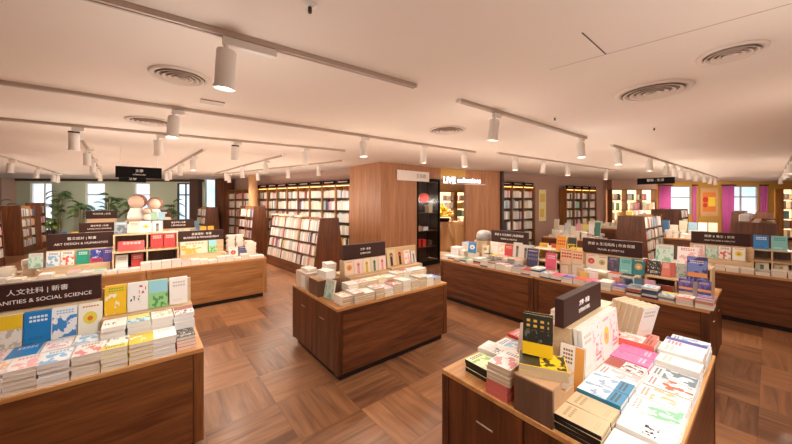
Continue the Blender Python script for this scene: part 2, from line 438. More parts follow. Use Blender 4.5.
# ------------------------------------------------------------------ counters, risers, racks
def counter(x0, x1, y0, y1, label, long='x', h=.72, tone='walnut', group='book counters', name='display_counter', doors='both', plain_back=False):
    cx, cy = (x0+x1)/2, (y0+y1)/2
    rot = 0 if long == 'x' else rad(90)
    L_, W_ = (x1-x0, y1-y0) if long == 'x' else (y1-y0, x1-x0)
    t = thing(name, label, 'counter', (cx, cy, 0), rot, group)
    a, b = L_/2, W_/2
    wx, wz = M[tone], M[tone+'_z']
    mb = MB(); mb.box(-a+.05, a-.05, -b+.05, b-.05, 0, .07); mb.build('plinth', M['plinth'], t)
    mb = MB(); mb.box(-a+.012, a-.012, -b+.012, b-.012, .07, h-.028); mb.build('carcass', wz, t)
    for s in (-1, 1):                                        # long sides: one wide grained panel between corner posts
        mb = MB(); ys = sorted((s*(b-.012), s*(b-.002))); mb.box(-a+.065, a-.065, ys[0], ys[1], .075, h-.03); mb.build('side_panel', wx, t, bevel=.002)
    for sx in (-1, 1):
        for sy in (-1, 1):
            xs = sorted((sx*a, sx*(a-.06))); ys = sorted((sy*b, sy*(b-.05)))
            mb = MB(); mb.box(xs[0], xs[1], ys[0], ys[1], .07, h-.028); mb.build('corner_post', wz, t, bevel=.002)
        for sy in (-1, 1):                                   # the ends: two doors with recessed slot pulls
            ys = sorted((sy*.006, sy*(b-.056))); xs = sorted((sx*(a-.012), sx*(a-.001)))
            mb = MB(); mb.box(xs[0], xs[1], ys[0], ys[1], .085, h-.034); d = mb.build('door', wz, t, bevel=.002)
            ym = sy*b*.42
            mb = MB(); xs = sorted((sx*(a-.001), sx*(a+.003))); mb.box(xs[0], xs[1], ym-.05, ym+.05, h-.185, h-.178); mb.build('pull', M['rail'], d)
    mb = MB(); mb.box(-a, a, -b, b, h-.028, h); mb.build('top', M['oak_top'], t, bevel=.003)
    return t
def riser(x0, x1, yc, label, long='x', z=.72, top=1.055, halves=(.2, .2), step=.15, group='display risers on the counters'):
    """stepped stand in the middle of a counter: a spine board with a step on either side"""
    cx = (x0+x1)/2
    t = thing('display_riser', label, 'riser', (cx, yc, z) if long == 'x' else (yc, cx, z), 0 if long == 'x' else rad(90), group)
    a = (x1-x0)/2
    mb = MB(); mb.box(-a, a, -.05, .05, 0, top-z); mb.build('spine_board', M['riser'], t, bevel=.002)
    for s, hw in zip((-1, 1), halves):
        if not hw: continue
        ys = sorted((s*.05, s*hw)); mb = MB(); mb.box(-a, a, ys[0], ys[1], 0, step); mb.build('step', M['riser'], t, bevel=.002)
    return t

# ------------------------------------------------------------------ books
NB = 0
ORD = ['first','second','third','fourth','fifth','sixth','seventh','eighth','ninth','tenth','eleventh','twelfth']
def book_meshes(w, h, t, spine):
    """cover (boards and spine) and page block; local x width, y height, z thickness, origin at base centre"""
    a, b = w/2, h/2; c = .0014
    mb = MB()
    mb.box(-a, a, -b, b, 0, c, [1,1,1,1,1,1]); mb.box(-a, a, -b, b, t-c, t, [0,0,0,0,0,0]); mb.box(-a, -a+c, -b, b, c, t-c, [1]*6)
    me = mb.mesh('cover', [None, None])
    uvl = me.uv_layers.new(name='UVMap')
    for p in me.polygons:
        for li in p.loop_indices:
            co = me.vertices[me.loops[li].vertex_index].co
            if abs(p.normal.z) > .9: uvl.data[li].uv = ((co.x+a)/w, (co.y+b)/h)
            else: uvl.data[li].uv = (.005, .005+.5*(co.y+b)/h*0)
    mb = MB(); mb.box(-a+c, a-.001, -b+.001, b-.001, c, t-c)
    return me, mb.mesh('page_block', [M['page']])
_mesh_cache = {}
def book(Mx, w, h, t, mat, label, group, spine=None, page='page', cat='book'):
    global NB
    NB += 1
    key = (w, h, t, mat.name, (spine or mat).name, page)
    if key not in _mesh_cache:
        c, p = book_meshes(w, h, t, spine)
        c.materials[0] = mat; c.materials[1] = spine or mat; p.materials[0] = M[page]
        _mesh_cache[key] = (c, p)
    c, p = _mesh_cache[key]
    r = bpy.data.objects.new('book', None); COL.objects.link(r); r.empty_display_size = .03
    r.matrix_world = Mx
    tag(r, label, cat, group)
    obj('cover', c, r); obj('page_block', p, r)
    return r
def flat_M(x, y, z, rot): return Matrix.Translation((x, y, z)) @ Matrix.Rotation(rad(rot), 4, 'Z')
def lean_M(x, y, z, yaw, tilt, h, roll=0):
    """book standing with the middle of its lower back edge at x,y,z; the cover looks along yaw and tips back by tilt"""
    n = Vector((math.cos(rad(yaw)), math.sin(rad(yaw)), 0)); zz = Vector((0, 0, 1)); t = rad(tilt)
    u = zz*math.cos(t) - n*math.sin(t); f = n*math.cos(t) + zz*math.sin(t); xx = u.cross(f)
    m = Matrix((xx, u, f)).transposed().to_4x4()
    return Matrix.Translation(Vector((x, y, z)) + u*h/2) @ m
# the books too many or too far to count: one mesh of their own
PAL = ['f3efe6','e9e0d0','f7f4ee','d9cdb8','c9b79b','b8543f','8f2f2a','d98f7a','e3b23c','e9d36b','5b7f8f','2f5f86','8fb3c4','3f7a6b','9cc2a6','4a3a52','7a5f8c','2b2623','5a4438','dd9fa6','c7c9c6','8c8a86']
STUFF_M = [plain('spine_%s' % c, c, .5) for c in PAL] + [M['page'], M['page2'], M['page3']]
PG = len(PAL)
ST = MB()
PALE = [0, 1, 2, 3, 20, 1, 3, 19, 20]
def rc(pale=.55):
    return R.choice(PALE) if R.random() < pale else R.randrange(len(PAL))
def sbook_flat(x, y, z, rot, w, h, t, c, spine=None, page=PG):
    s = c if spine is None else spine
    ST.box(-w/2, w/2, -h/2, h/2, 0, t, [c, c, page, page, page, s], flat_M(x, y, z, rot))
def sbook_lean(x, y, z, yaw, tilt, w, h, t, c):
    ST.box(-w/2, w/2, -h/2, h/2, 0, t, [c, c, PG, PG, PG, c], lean_M(x, y, z, yaw, tilt, h))
def spines(p0, dirv, length, z, nrm, depth=.15, hmax=.23, pale=.55, tmin=.014, tmax=.036, fill=1.0, tilt=0):
    """a run of upright books on a shelf, their spines looking along nrm"""
    v3 = lambda q: Vector(tuple(q)[:3] if len(q) > 2 else (q[0], q[1], 0))
    p0, dirv, nrm = v3(p0), v3(dirv).normalized(), v3(nrm).normalized()
    s = .004; c = rc(pale)
    while True:
        t = R.uniform(tmin, tmax)
        if s+t > length-.004: break
        if R.random() < .45: c = rc(pale)
        if R.random() < fill:
            h = hmax*R.uniform(.78, 1.0)
            d = depth*R.uniform(.85, 1)
            q = p0 + dirv*(s+t/2)
            X = Vector((dirv.x, dirv.y, 0)); Y = Vector((nrm.x, nrm.y, 0)); Zv = Vector((0, 0, 1))
            if tilt:
                Zv, Y = Zv*math.cos(tilt)-Y*math.sin(tilt), Y*math.cos(tilt)+Zv*math.sin(tilt)
            m = Matrix((X, Y, Zv)).transposed().to_4x4(); m.translation = (q.x, q.y, z)
            ST.box(-t/2+.0006, t/2-.0006, -d, 0, 0, h, [PG, PG, c, c, c, c], m)
        s += t
def pile(x, y, z, rot, n, w, h, t, mat, desc, pos, tn, spine=None, page='page', jit=.004, short=None, group=None, lower=None, keep=99):
    """n copies lying on each other; the topmost is described by its cover, the others by their place under it"""
    g = group or ('books piled on the %s' % tn)
    for k in range(n):
        top = k == n-1
        mm = mat if (top or not lower) else lower
        if n-k > keep:
            sbook_flat(x+R.uniform(-jit, jit), y+R.uniform(-jit, jit), z+k*t+k*.0003, rot+R.uniform(-1.5, 1.5), w, h, t*.985, 0, None, PG+{'page': 0, 'page2': 1, 'page3': 2}[page]); continue
        lab = ('%s atop %s, %s' % (desc, pos, tn)) if top else ('%s copy down in the %s, %s' % (ORD[n-1-k], pos, tn))
        book(flat_M(x+R.uniform(-jit, jit), y+R.uniform(-jit, jit), z+k*t+k*.0003, rot+R.uniform(-1.5, 1.5)), w, h, t, mm, lab, g, spine, page)
    return z+n*t

# ------------------------------------------------------------------ cover designs
K = {}
def cov(key, *a, **k):
    K[key] = cover(*a, seed=len(K)*.37+.2, **k); return K[key]
cov('yellow_print', 'f2c52c', 'f6f0dc', '7aa84a', 'blob'); cov('white_ink', 'f4f1ec', 'c9584e', '2e2b30', 'brush')
cov('green_lake', '9ccf8c', '9ad4e2', '4f9a58', 'half'); cov('plain_white', 'f6f2ea', 'e6ddd0', 'd0c4b4', 'title')
cov('blue', '1f7fc4', '176aa8', 'e8f2fa', 'title'); cov('blue_flower', 'eef3f6', '3f87cc', '9fc3dd', 'blob')
cov('yellow_sun', 'f4f2e4', 'eadb52', 'e0773c', 'disc'); cov('yellow_top', 'e9e6df', 'efc92f', 'bdb9b2', 'half')
cov('pink_line', 'f8f4ef', 'e79aa8', 'd05b76', 'spots'); cov('white_pink', 'f6eeea', 'f0b7b4', 'c85c62', 'blob')
cov('white_blue', 'f2f4f5', '8fc0e0', '49779c', 'blob'); cov('white_yellow', 'f6f3e8', 'f2d85a', '8a8473', 'band')
cov('white_peach', 'f7eee4', 'f2b98c', 'c07f5c', 'blob'); cov('pale_blue', 'bfe0ea', 'f0e06a', '5d8fa6', 'half')
cov('kraft', 'd7bf98', 'c9ae86', 'b1946b', 'title'); cov('blue_band', 'eef2f4', '2f88ae', '9ab7cf', 'band')
cov('white_brush', 'f8f6f2', 'dfe6dc', '231f22', 'brush'); cov('green_pink', 'f4f3ea', '8ac4a0', 'eaa9a0', 'blob')
cov('orange_white', 'f7f3ee', 'e9694a', '8b5a50', 'blob'); cov('grey_dark', 'dfe3e4', '6f7f88', '384349', 'blob')
cov('purple_edge', 'f0eef2', '4b4fa6', 'd8574f', 'side'); cov('pink', 'e685b4', 'd4609b', 'f6dbe8', 'spots')
cov('redbrown', 'f3ece6', 'a8574c', '7a3a36', 'half'); cov('coral', 'f2eee9', 'e4705f', 'f3b2a4', 'band')
cov('green_black', 'dfe8b0', '9cc24a', '2f4a24', 'blob'); cov('pink_band', 'd9685f', '7a2a2a', '5a2422', 'letters')
cov('pink_flower', 'efe6e2', 'd8817f', '4a3a3a', 'blob'); cov('yellow_dark', '2b2a22', 'f2c51c', 'd2a744', 'gold')
cov('yellow_flat', 'f3cc1e', '2e2d26', '3a372a', 'half'); cov('orange_stripe', 'f1e6d6', 'e7a24f', '8f6a4a', 'side')
cov('yellow_dot', 'f8f5ef', 'f2d73a', 'e29aae', 'disc'); cov('red', 'c63a36', 'a82c2c', 'eec0a8', 'title')
cov('lilac_blue', '7f9fd8', '5f7fc0', 'eef2fa', 'title'); cov('tan', 'dcc4b0', 'c9a993', '9a7a66', 'title')
cov('figure', 'd9c39c', '2b2622', 'c88a58', 'figure'); cov('figure_red', 'd8a878', '2a2420', 'b8503c', 'figure')
cov('pale_orange', 'f2dcc0', 'e8a05c', 'c86a3c', 'disc'); cov('pale_pink', 'f3dcd4', 'e0a09c', 'c05a5e', 'figure')
cov('pale_green', 'e6d8c4', '3f7f5a', '2c5a44', 'figure'); cov('pale_yellow', 'efe0c0', 'd9b84a', 'b0893a', 'figure')
cov('sky', '4a3f78', '7b8fd0', 'f0a060', 'sky'); cov('purple', '584a86', '7a6ab0', 'f0b070', 'sky')
cov('navy', '3a3658', '6f6a90', 'c9c2d8', 'letters'); cov('red_letters', 'e9c9a4', 'c9301e', 'b83a28', 'letters')
cov('orange', 'e8a02c', 'c8481c', 'd0602a', 'letters'); cov('cream_red', 'efe6d6', 'cf3a34', 'e08a70', 'disc')
cov('cream', 'eee4cc', 'c9b07a', '8a7a58', 'disc'); cov('dark_violet', '4b4256', '6f6480', 'b8a8c0', 'blob')
cov('teal', '7ec6c4', 'd8efea', '3f8f92', 'title'); cov('teal_gold', '2f7a84', 'd8a85a', 'efdcb0', 'disc')
cov('frames', '3a3936', 'e6e2d8', 'c9c4b8', 'spots'); cov('coral_flat', 'e58a7a', 'd06a5c', 'f6dcd2', 'side')
cov('grey', 'b9bfb6', '8a9490', '5a6460', 'spots'); cov('blue_circle', '2f86bf', 'f2f4f4', 'c8443c', 'disc')
cov('portrait', 'd8d2c6', '6f6a62', '3a3632', 'figure'); cov('pale_mint', 'cfe6d8', '8fc4a8', 'd8a0b0', 'blob')
cov('green', '2f9d84', '26846f', 'e6f2ec', 'title'); cov('blue_tower', '3a4a9c', 'c04a6a', 'd8c8e0', 'band')
cov('rose', 'd95a78', 'b83a5c', 'f2d0d8', 'title'); cov('violet', '5a4a94', '43387a', 'd8d0ea', 'title')
cov('mint_grey', 'a9c4b4', '8fae9e', 'e2ece4', 'title'); cov('grey_photo', '8f989c', '5f686e', 'c8ccce', 'blob')
cov('picture', 'eadcc2', 'e2b04a', 'd07a4a', 'blob'); cov('black', '2a2624', '46403c', 'c8c0b4', 'title')
SP_BLACK = plain('black_spine', '1d1a1a', .5); SP_TAN = plain('tan_spine', 'd3bd9a', .6)

# ------------------------------------------------------------------ the counters
G_L = 'display counters in rows'
counter(-1.32, .31, 2.53, 3.68, 'oak-fronted counter under the HUMANITIES & SOCIAL SCIENCE board', tone='mid')
counter(1.41, 2.98, 2.62, 3.78, 'dark walnut island counter alone in the middle of the floor')
counter(1.41, 2.95, .23, 1.28, 'walnut island counter nearest on the right, with the yellow and black book')
counter(4.13, 5.28, 2.07, 3.79, 'walnut counter half beyond the middle island, with the blue circle book', long='y')
counter(4.13, 5.28, .36, 2.06, 'walnut counter half behind the nearest right island, purple books at its end', long='y')
counter(6.63, 7.78, -.42, 1.30, 'walnut counter under the HEALTHCARE board on the right', long='y')
counter(6.63, 7.78, -2.2, -.43, 'walnut counter leaving the frame beside the HEALTHCARE counter', long='y')
counter(-1.62, -.02, 5.92, 7.05, 'oak counter with the green book, left of the red book rack', tone='oak')
counter(-.01, 1.72, 5.92, 7.05, 'oak counter right of the red book rack, facing the aisle', tone='oak')
for i, (yc, lab) in enumerate(((9.9, 'third'), (13.0, 'fourth'))):
    counter(-1.55, -.02, yc-.56, yc+.56, 'oak counter in the %s row on the left, below the windows' % lab, tone='oak')
    counter(-.01, 1.5, yc-.56, yc+.56, 'oak counter in the %s row on the left, nearer the shelves' % lab, tone='oak')
counter(9.12, 10.25, 2.95, 4.3, 'walnut counter behind the LIFESTYLE board, further into the shop', long='y')
counter(11.6, 12.7, .9, 2.6, 'walnut counter in the third row beyond the HEALTHCARE board', long='y')
counter(11.6, 12.7, 3.0, 3.95, 'low walnut counter with white goods on top by the lit shelves', long='y', h=.9)

# ------------------------------------------------------------------ risers and boards
riser(-1.30, -.27, 3.10, 'pale stepped riser under the HUMANITIES & SOCIAL SCIENCE board', step=.115, top=1.05)
riser(1.78, 2.40, 3.20, 'pale stepped riser on the middle island counter', step=.165)
riser(1.86, 2.60, .76, 'pale stepped riser under the board on the nearest right island', step=.05, halves=(.135, .2), top=1.03)
riser(2.42, 3.12, 4.72, 'pale stepped riser on the counter with the blue circle book', long='y', step=.14)
riser(.98, 1.66, 4.72, 'pale stepped riser under the LIFESTYLE board', long='y', step=.14)
riser(.17, .86, 7.20, 'pale stepped riser under the HEALTHCARE board', long='y', step=.12)
riser(-1.10, -.43, 6.48, 'pale stepped riser on the counter with the green book', step=.12)
riser(.42, 1.10, 6.48, 'pale stepped riser on the counter right of the red book rack', step=.12)
for yc, w in ((9.9, 'third'), (13.0, 'fourth')):
    riser(*((-1.10, -.43) if yc < 10 else (-1.4, -.75)), yc, 'pale riser on the %s left row below the windows' % w, step=.12, top=1.055 if yc < 10 else 1.238)
    riser(*((.30, 1.02) if yc < 10 else (.02, .62)), yc, 'pale riser on the %s left row nearer the shelves' % w, step=.12, top=1.055 if yc < 10 else 1.238)
GS = 'brown category boards on the counters'
sign(-.56, 3.10, 1.053, 1.22, .60, 0, [('人文社科 | 新書', .66, .058, .27), ('HUMANITIES & SOCIAL SCIENCE', .30, .036, .50)], 'brown board lettered HUMANITIES & SOCIAL SCIENCE on the front left counter', group=GS)
sign(2.10, 3.20, 1.058, 1.235, .62, 0, [('文學 · 新書', .62, .05, .15), ('LITERATURE', .34, .03, .15)], 'dark brown board on the middle island counter, white lettering', group=GS)
sign(2.12, .76, 1.033, 1.197, .60, 0, [('文學 · 新書', .60, .05, .16), ('LITERATURE', .32, .028, .17)], 'brown board on the nearest right island, above white books', group=GS)
sign(4.72, 2.77, 1.058, 1.26, .66, rad(-90), [('旅遊 & 生活風格 | 新書暢銷', .66, .055, .52), ('TRAVEL & LIFESTYLE', .32, .03, .3)], 'dark brown board above the blue circle book counter', group=GS)
sign(4.72, 1.32, 1.058, 1.255, .66, rad(-90), [('旅遊 & 生活風格 | 飲食保健', .66, .055, .52), ('TRAVEL & LIFESTYLE', .30, .03, .3)], 'dark brown LIFESTYLE board above the teal and cream books', group=GS)
sign(7.20, .52, 1.058, 1.255, .66, rad(-90), [('健康 & 養生 | 飲食', .66, .055, .34), ('HEALTHCARE & HEALTH', .32, .032, .34)], 'dark brown HEALTHCARE board on the counter at the right', group=GS)
sign(-.75, 6.48, 1.058, 1.29, .70, 0, [('藝文設計 | 新書', .66, .055, .3), ('ART DESIGN & HUMANITIES', .34, .036, .56)], 'brown board above the green book, second row left', group=GS)
sign(.76, 6.48, 1.058, 1.24, .70, 0, [('商業理財 · 新書', .66, .055, .3), ('BUSINESS & MANAGEMENT', .34, .036, .54)], 'brown board right of the red books, second row left', group=GS)
sign(-.86, 9.9, 1.058, 1.27, .68, 0, [('語言學習 | 新書', .66, .055, .3), ('LANGUAGE LEARNING', .34, .036, .4)], 'brown board third row left, below the left windows', group=GS)
sign(.64, 9.9, 1.058, 1.29, .70, 0, [('語言學習 | 新書', .66, .055, .3), ('LANGUAGE', .34, .036, .3)], 'brown board third row left, nearer the shelf wall', group=GS)
sign(-1.08, 13.0, 1.241, 1.48, .70, 0, [('考試用書 | 新書', .6, .07, .4)], 'brown board fourth row left, below the left windows', group=GS)
sign(.32, 13.0, 1.241, 1.47, .60, 0, [('考試用書 | 新書', .6, .07, .4)], 'brown board fourth row left, nearer the shelf wall', group=GS)

def rack(c, yc, z, half, label, long='x', h1=.28, h2=.25, d=.40, group='tiered book racks'):
    """two-tier, two-column rack: a deep lower tier of pigeonholes and a shallower one on top"""
    t = thing('tiered_rack', label, 'rack', (c, yc, z) if long == 'x' else (yc, c, z), 0 if long == 'x' else rad(-90), group)
    th = .018
    for k, (zb, zt, y0) in enumerate(((0, h1, -d/2), (h1, h1+h2, -d/2+.15))):
        for s in (-half, -th/2, half-th):
            mb = MB(); mb.box(s, s+th, y0, d/2, zb, zt-th); mb.build('divider' if abs(s) < .1 else 'side_panel', M['riser'], t)
        mb = MB(); mb.box(-half, half, y0, d/2, zt-th, zt); mb.build('shelf', M['riser'], t)
        mb = MB(); mb.box(-half+th, half-th, d/2-.012, d/2, zb, zt-th); mb.build('back_board', M['darkbox'], t)
    return t
rack(0, 6.34, .72, .40, 'two-tier pale rack of red books between the second row boards', d=.44)
rack(2.04, 4.70, .72, .30, 'two-tier rack with orange and red lettered books', long='y', h1=.17, h2=.15)
rack(.66, 4.74, .72, .27, 'two-tier rack at the purple book end of the LIFESTYLE counter', long='y', h1=.17, h2=.14)
rack(-.02, 7.16, .72, .19, 'two-tier rack with blue books right of the HEALTHCARE board', long='y', h1=.17, h2=.15)
rack(-.05, 9.76, .72, .36, 'two-tier rack in the third row left, under the doll figures', h1=.3, h2=.28)
def stand(x0, x1, yc, z, h, back, label, group='low display stands'):
    t = thing('display_stand', label, 'stand', ((x0+x1)/2, yc, z), 0, group)
    a = (x1-x0)/2
    mb = MB(); mb.box(-a, a, -.15, .15, 0, h); mb.build('block', M['riser'], t, bevel=.002)
    mb = MB(); mb.box(-a, a, -.01, .01, h, back-z); mb.build('back_board', M['riser'], t)
    return t
stand(-.255, .285, 3.12, .72, .20, 1.11, 'pale low stand right of the HUMANITIES & SOCIAL SCIENCE board')
stand(2.42, 2.96, 3.20, .72, .18, 1.14, 'pale low stand at the right end of the middle island')

# ------------------------------------------------------------------ front left counter
HN = 'HUMANITIES counter'
fx = [-.655, -.53, -.41, -.28, -.155, -.03, .09]
fd = ['kraft coloured paperback', 'white paperback with pale pink print', 'white paperback with rose print', 'pale pink paperback', 'white paperback with yellow band', 'white paperback with yellow title', 'white paperback with grey title']
fk = ['white_peach', 'white_pink', 'white_blue', 'pink_flower', 'white_yellow', 'yellow_print', 'plain_white']
for i, x in enumerate(fx):
    pile(x, 2.645, .7205, 0, 5, .122, .19, .0255, K[fk[i]], fd[i], '%s front pile from right end' % ORD[len(fx)-i], HN, page='page' if i % 2 else 'page3')
pile(.212, 2.665, .7205, 0, 4, .11, .17, .022, K['frames'], 'black and white paperback with red bands', 'last front pile at right end', HN, lower=K['coral'])
sx2 = [-.70, -.57, -.435, -.305, -.175, -.045, .085, .215]
sk = ['white_pink', 'blue', 'pink_line', 'white_blue', 'white_brush', 'pale_blue', 'white_peach', 'redbrown']
sd = ['white paperback with pink print', 'blue paperback', 'white paperback with pink print', 'white and blue paperback', 'white paperback', 'light blue and yellow paperback', 'peach paperback', 'white and brown-red paperback']
for i, x in enumerate(sx2):
    hi = i >= 4
    pile(x, 2.842 if not hi else 2.85, .7205, 0, 5 if not hi else 7, .122, .185, .0265 if not hi else .0285, K[sk[i]], sd[i], '%s second-row pile from right end' % ORD[len(sx2)-1-i] if i < 7 else 'rightmost second-row pile', HN, page='page3', keep=2)
ups = [('yellow_top', -.735, 'grey and yellow book'), ('yellow_top', -.675, None), ('blue', -.551, 'bright blue book with white title'), ('blue_flower', -.432, 'white book with blue flowers'), ('yellow_sun', -.309, 'pale book with yellow ground and orange sun')]
for kx, x, d in ups:
    if d is None: continue
    for q in range(2):
        book(lean_M(x + (0 if d != 'grey and yellow book' else .06), 3.035-.024*q, .8365, -90, 8, .20), .118, .20, .02, K[kx], ('%s standing face out under the HUMANITIES board' % d) if q else ('copy behind the %s under the HUMANITIES board' % d), 'books standing on the HUMANITIES counter')
for kx, x, d in (('yellow_print', -.18, 'bright yellow book with white print'), ('white_ink', -.055, 'white book with small black drawing'), ('green_lake', .067, 'green and blue landscape book'), ('plain_white', .198, 'plain white book')):
    for q in range(2):
        book(lean_M(x, 3.082-.026*q, .9215, -90, 6, .21), .120, .21 , .022, K[kx], ('%s face out right of the HUMANITIES board' % d) if q else ('copy behind the %s right of the HUMANITIES board' % d), 'books standing on the HUMANITIES counter')

# ------------------------------------------------------------------ nearest right island
NR = 'right island'
t = thing('end_box', 'dark wood box with kraft top at the end of the nearest right island', 'box', (1.415, .72, .7205), 0)
mb = MB(); mb.box(0, .018, -.10, .085, 0, .172); mb.build('front_board', M['darkbox'], t)
mb = MB(); mb.box(.018, .24, -.10, -.088, 0, .11); mb.box(.018, .10, -.10, -.088, .11, .172); mb.build('side_board', M['kraft'], t)
mb = MB(); mb.box(.018, .24, .073, .085, 0, .172); mb.build('side_board', M['kraft'], t)
mb = MB(); mb.box(0, .24, -.10, .085, .172, .18); mb.build('lid', M['kraft'], t)
zt = pile(1.54, .725, .9012, 28, 2, .155, .215, .026, K['yellow_flat'], 'thick yellow and dark book', 'kraft box', NR, spine=SP_TAN, page='page', jit=0)
for q in range(2):
    book(lean_M(1.60-.03*q, .775-.012*q, zt+.001, 201, 14, .20), .14, .20, .028, K['yellow_dark'], 'black book with gold squares and yellow band, upright on kraft box' if q else 'copy behind the upright yellow-banded black book on the kraft box', 'yellow and black books', page='page2')
# left of the box
pile(1.58, 1.09, .7205, -3, 3, .15, .17, .023, K['green_black'], 'green and white paperback with black spine', 'pile at the back left corner', NR, spine=SP_BLACK)
for k in range(4): pass
z1 = pile(1.515, .905, .7205, -90, 3, .125, .19, .027, K['pink_band'], 'paperback wrapped in pink-red lettered paper', 'lower pile left of the kraft box', NR, spine=K['pink_band'], page='pinkwrap')
pile(1.52, .905, z1+.001, -88, 4, .13, .19, .022, K['pink_flower'], 'white paperback with pink blossom', 'upper pile left of the kraft box', NR, page='page2')
pile(1.74, 1.10, .7205, 4, 4, .14, .20, .022, K['white_brush'], 'white paperback', 'pile behind the green paperbacks', NR, keep=2)
pile(1.715, .885, .7205, -6, 5, .13, .19, .024, K['white_blue'], 'white and blue paperback', 'pile behind the pink blossom books', NR, keep=2)
book(lean_M(1.745, .90, .845, 195, 32, .17), .12, .17, .034, K['tan'], 'thick pale book tilted back on the pile behind the pink blossoms', 'books piled on the nearest right island', page='page2')
pile(1.90, 1.09, .7205, 2, 3, .14, .20, .022, K['white_blue'], 'white paperback with light blue print', 'third pile on far edge', NR, keep=1)
pile(2.06, 1.08, .7205, -3, 4, .14, .20, .022, K['red'], 'red paperback', 'fourth pile on far edge', NR, keep=1)
pile(2.22, 1.07, .7205, 3, 5, .14, .20, .022, K['white_pink'], 'white paperback with pink spots', 'fifth pile on far edge', NR, keep=1)
book(lean_M(1.96, .88, .7715, 97, 14, .19), .13, .19, .03, K['lilac_blue'], 'lilac-blue book leaning behind the board of the nearest right island', 'books standing on the nearest right island')
book(lean_M(2.12, .88, .7715, 94, 12, .21), .13, .21, .03, K['plain_white'], 'white book leaning behind the board of the nearest right island', 'books standing on the nearest right island')
# books leaning on the riser
book(lean_M(1.79, .685, .7225, 186, 12, .235), .12, .235, .02, K['orange_stripe'], 'tall cream book with orange stripe leaning on the riser end', 'books standing on the nearest right island', spine=SP_BLACK)
for i, (kx, d) in enumerate((('plain_white', 'plain white book'), ('pink_line', 'white book with fine pink lines'), ('yellow_dot', 'white book with yellow disc'), ('pink_line', 'white and pink lined book'))):
    for q in range(2):
        book(lean_M(1.945+.152*i, .688-.024*q, .7715, -90, 4, .26), .150, .26, .021, K[kx], ('%s, %s under the nearest island board' % (d, ('first', 'second', 'third', 'last')[i])) if q else ('copy behind the %s, %s under the nearest island board' % (d, ('first', 'second', 'third', 'last')[i])), 'white books under the nearest island board')
# flat rows on the near side
innr = [(1.495, 'kraft', 'kraft paperback with black spine', 'first inner pile', 4, .018, SP_BLACK, 'page2'), (1.622, 'kraft', 'plain kraft paperback with black spine', 'second inner pile', 4, .018, SP_BLACK, 'page2'),
        (1.75, 'blue_band', 'pale blue book with blue band', 'third inner pile', 4, .022, None, 'page3'), (1.876, 'blue_band', 'second blue-banded pale book', 'fourth inner pile', 4, .022, None, 'page3'),
        (2.005, 'white_pink', 'white book with pink print', 'fifth inner pile', 4, .02, None, 'page3'), (2.132, 'redbrown', 'white and rust book', 'sixth inner pile', 4, .021, None, 'page3'),
        (2.26, 'pink', 'pink book', 'seventh inner pile', 4, .023, None, 'page3'), (2.387, 'pink', 'bright pink book', 'eighth inner pile', 4, .023, None, 'page3')]
for x, kx, d, pos, n, tt, sp_, pg in innr:
    pile(x, .527, .7205, 0, n, .122, .185, tt, K[kx], d, pos + ' from kraft box', NR, spine=sp_, page=pg, jit=.002, keep=9 if x < 1.9 else 2)
outr = [(1.515, 'white_brush', 'large white book', 'first outer pile', 2, .02, .15), (1.675, 'white_brush', 'large white book with black brush lettering', 'second outer pile', 3, .02, .16),
        (1.832, 'green_pink', 'white book with green and pink print', 'third outer pile', 3, .02, .145), (1.978, 'white_peach', 'white book with peach print', 'fourth outer pile', 3, .02, .135),
        (2.118, 'orange_white', 'white book with orange print', 'fifth outer pile', 3, .022, .13), (2.253, 'grey_dark', 'grey and dark book', 'sixth outer pile', 3, .022, .13),
        (2.392, 'plain_white', 'white book', 'seventh outer pile', 4, .025, .135)]
for x, kx, d, pos, n, tt, w in outr:
    pile(x, .335, .7205, 0, n, w, .19, tt, K[kx], d, pos + ' on near edge', NR, page='page3', jit=.002, keep=3)
pile(2.54, .345, .7205, 0, 5, .14, .20, .023, K['plain_white'], 'cream-edged white book', 'eighth outer pile on near edge', NR, page='page2', jit=.002, keep=2)
pile(2.69, .345, .7205, 0, 5, .14, .20, .022, K['purple_edge'], 'white book with purple edge', 'ninth outer pile on near edge', NR, page='page3', jit=.002, keep=2)
pile(2.84, .34, .7205, 0, 4, .13, .19, .022, K['white_blue'], 'white book with pale print', 'last outer pile on near edge', NR, page='page3', jit=.002, keep=2)
pile(2.525, .55, .7205, 0, 5, .135, .185, .024, K['coral'], 'coral and white book', 'ninth inner pile from kraft box', NR, page='page3', jit=.002, keep=2)
pile(2.70, .60, .7205, 0, 4, .16, .22, .022, K['coral'], 'red-edged white book', 'base pile under the tilted cream books', NR, page='page3', jit=.002, keep=2)
for i in range(6):
    book(lean_M(2.70+.012*i, .56+.036*i, .8105+.002, 68+i, 14, .22), .15, .22, .03, K['kraft' if i == 4 else 'plain_white'], '%s of the thick cream books tilted back at the far end of the nearest island' % ['rearmost', 'fifth', 'fourth', 'third', 'second', 'foremost'][i] if i < 6 else '', 'tilted cream books', page='page2')
book(lean_M(2.66, .93, .7215, 186, 16, .21), .13, .21, .03, K['tan'], 'tan book tilted back beside the cream books on the nearest island', 'tilted cream books', page='page2')

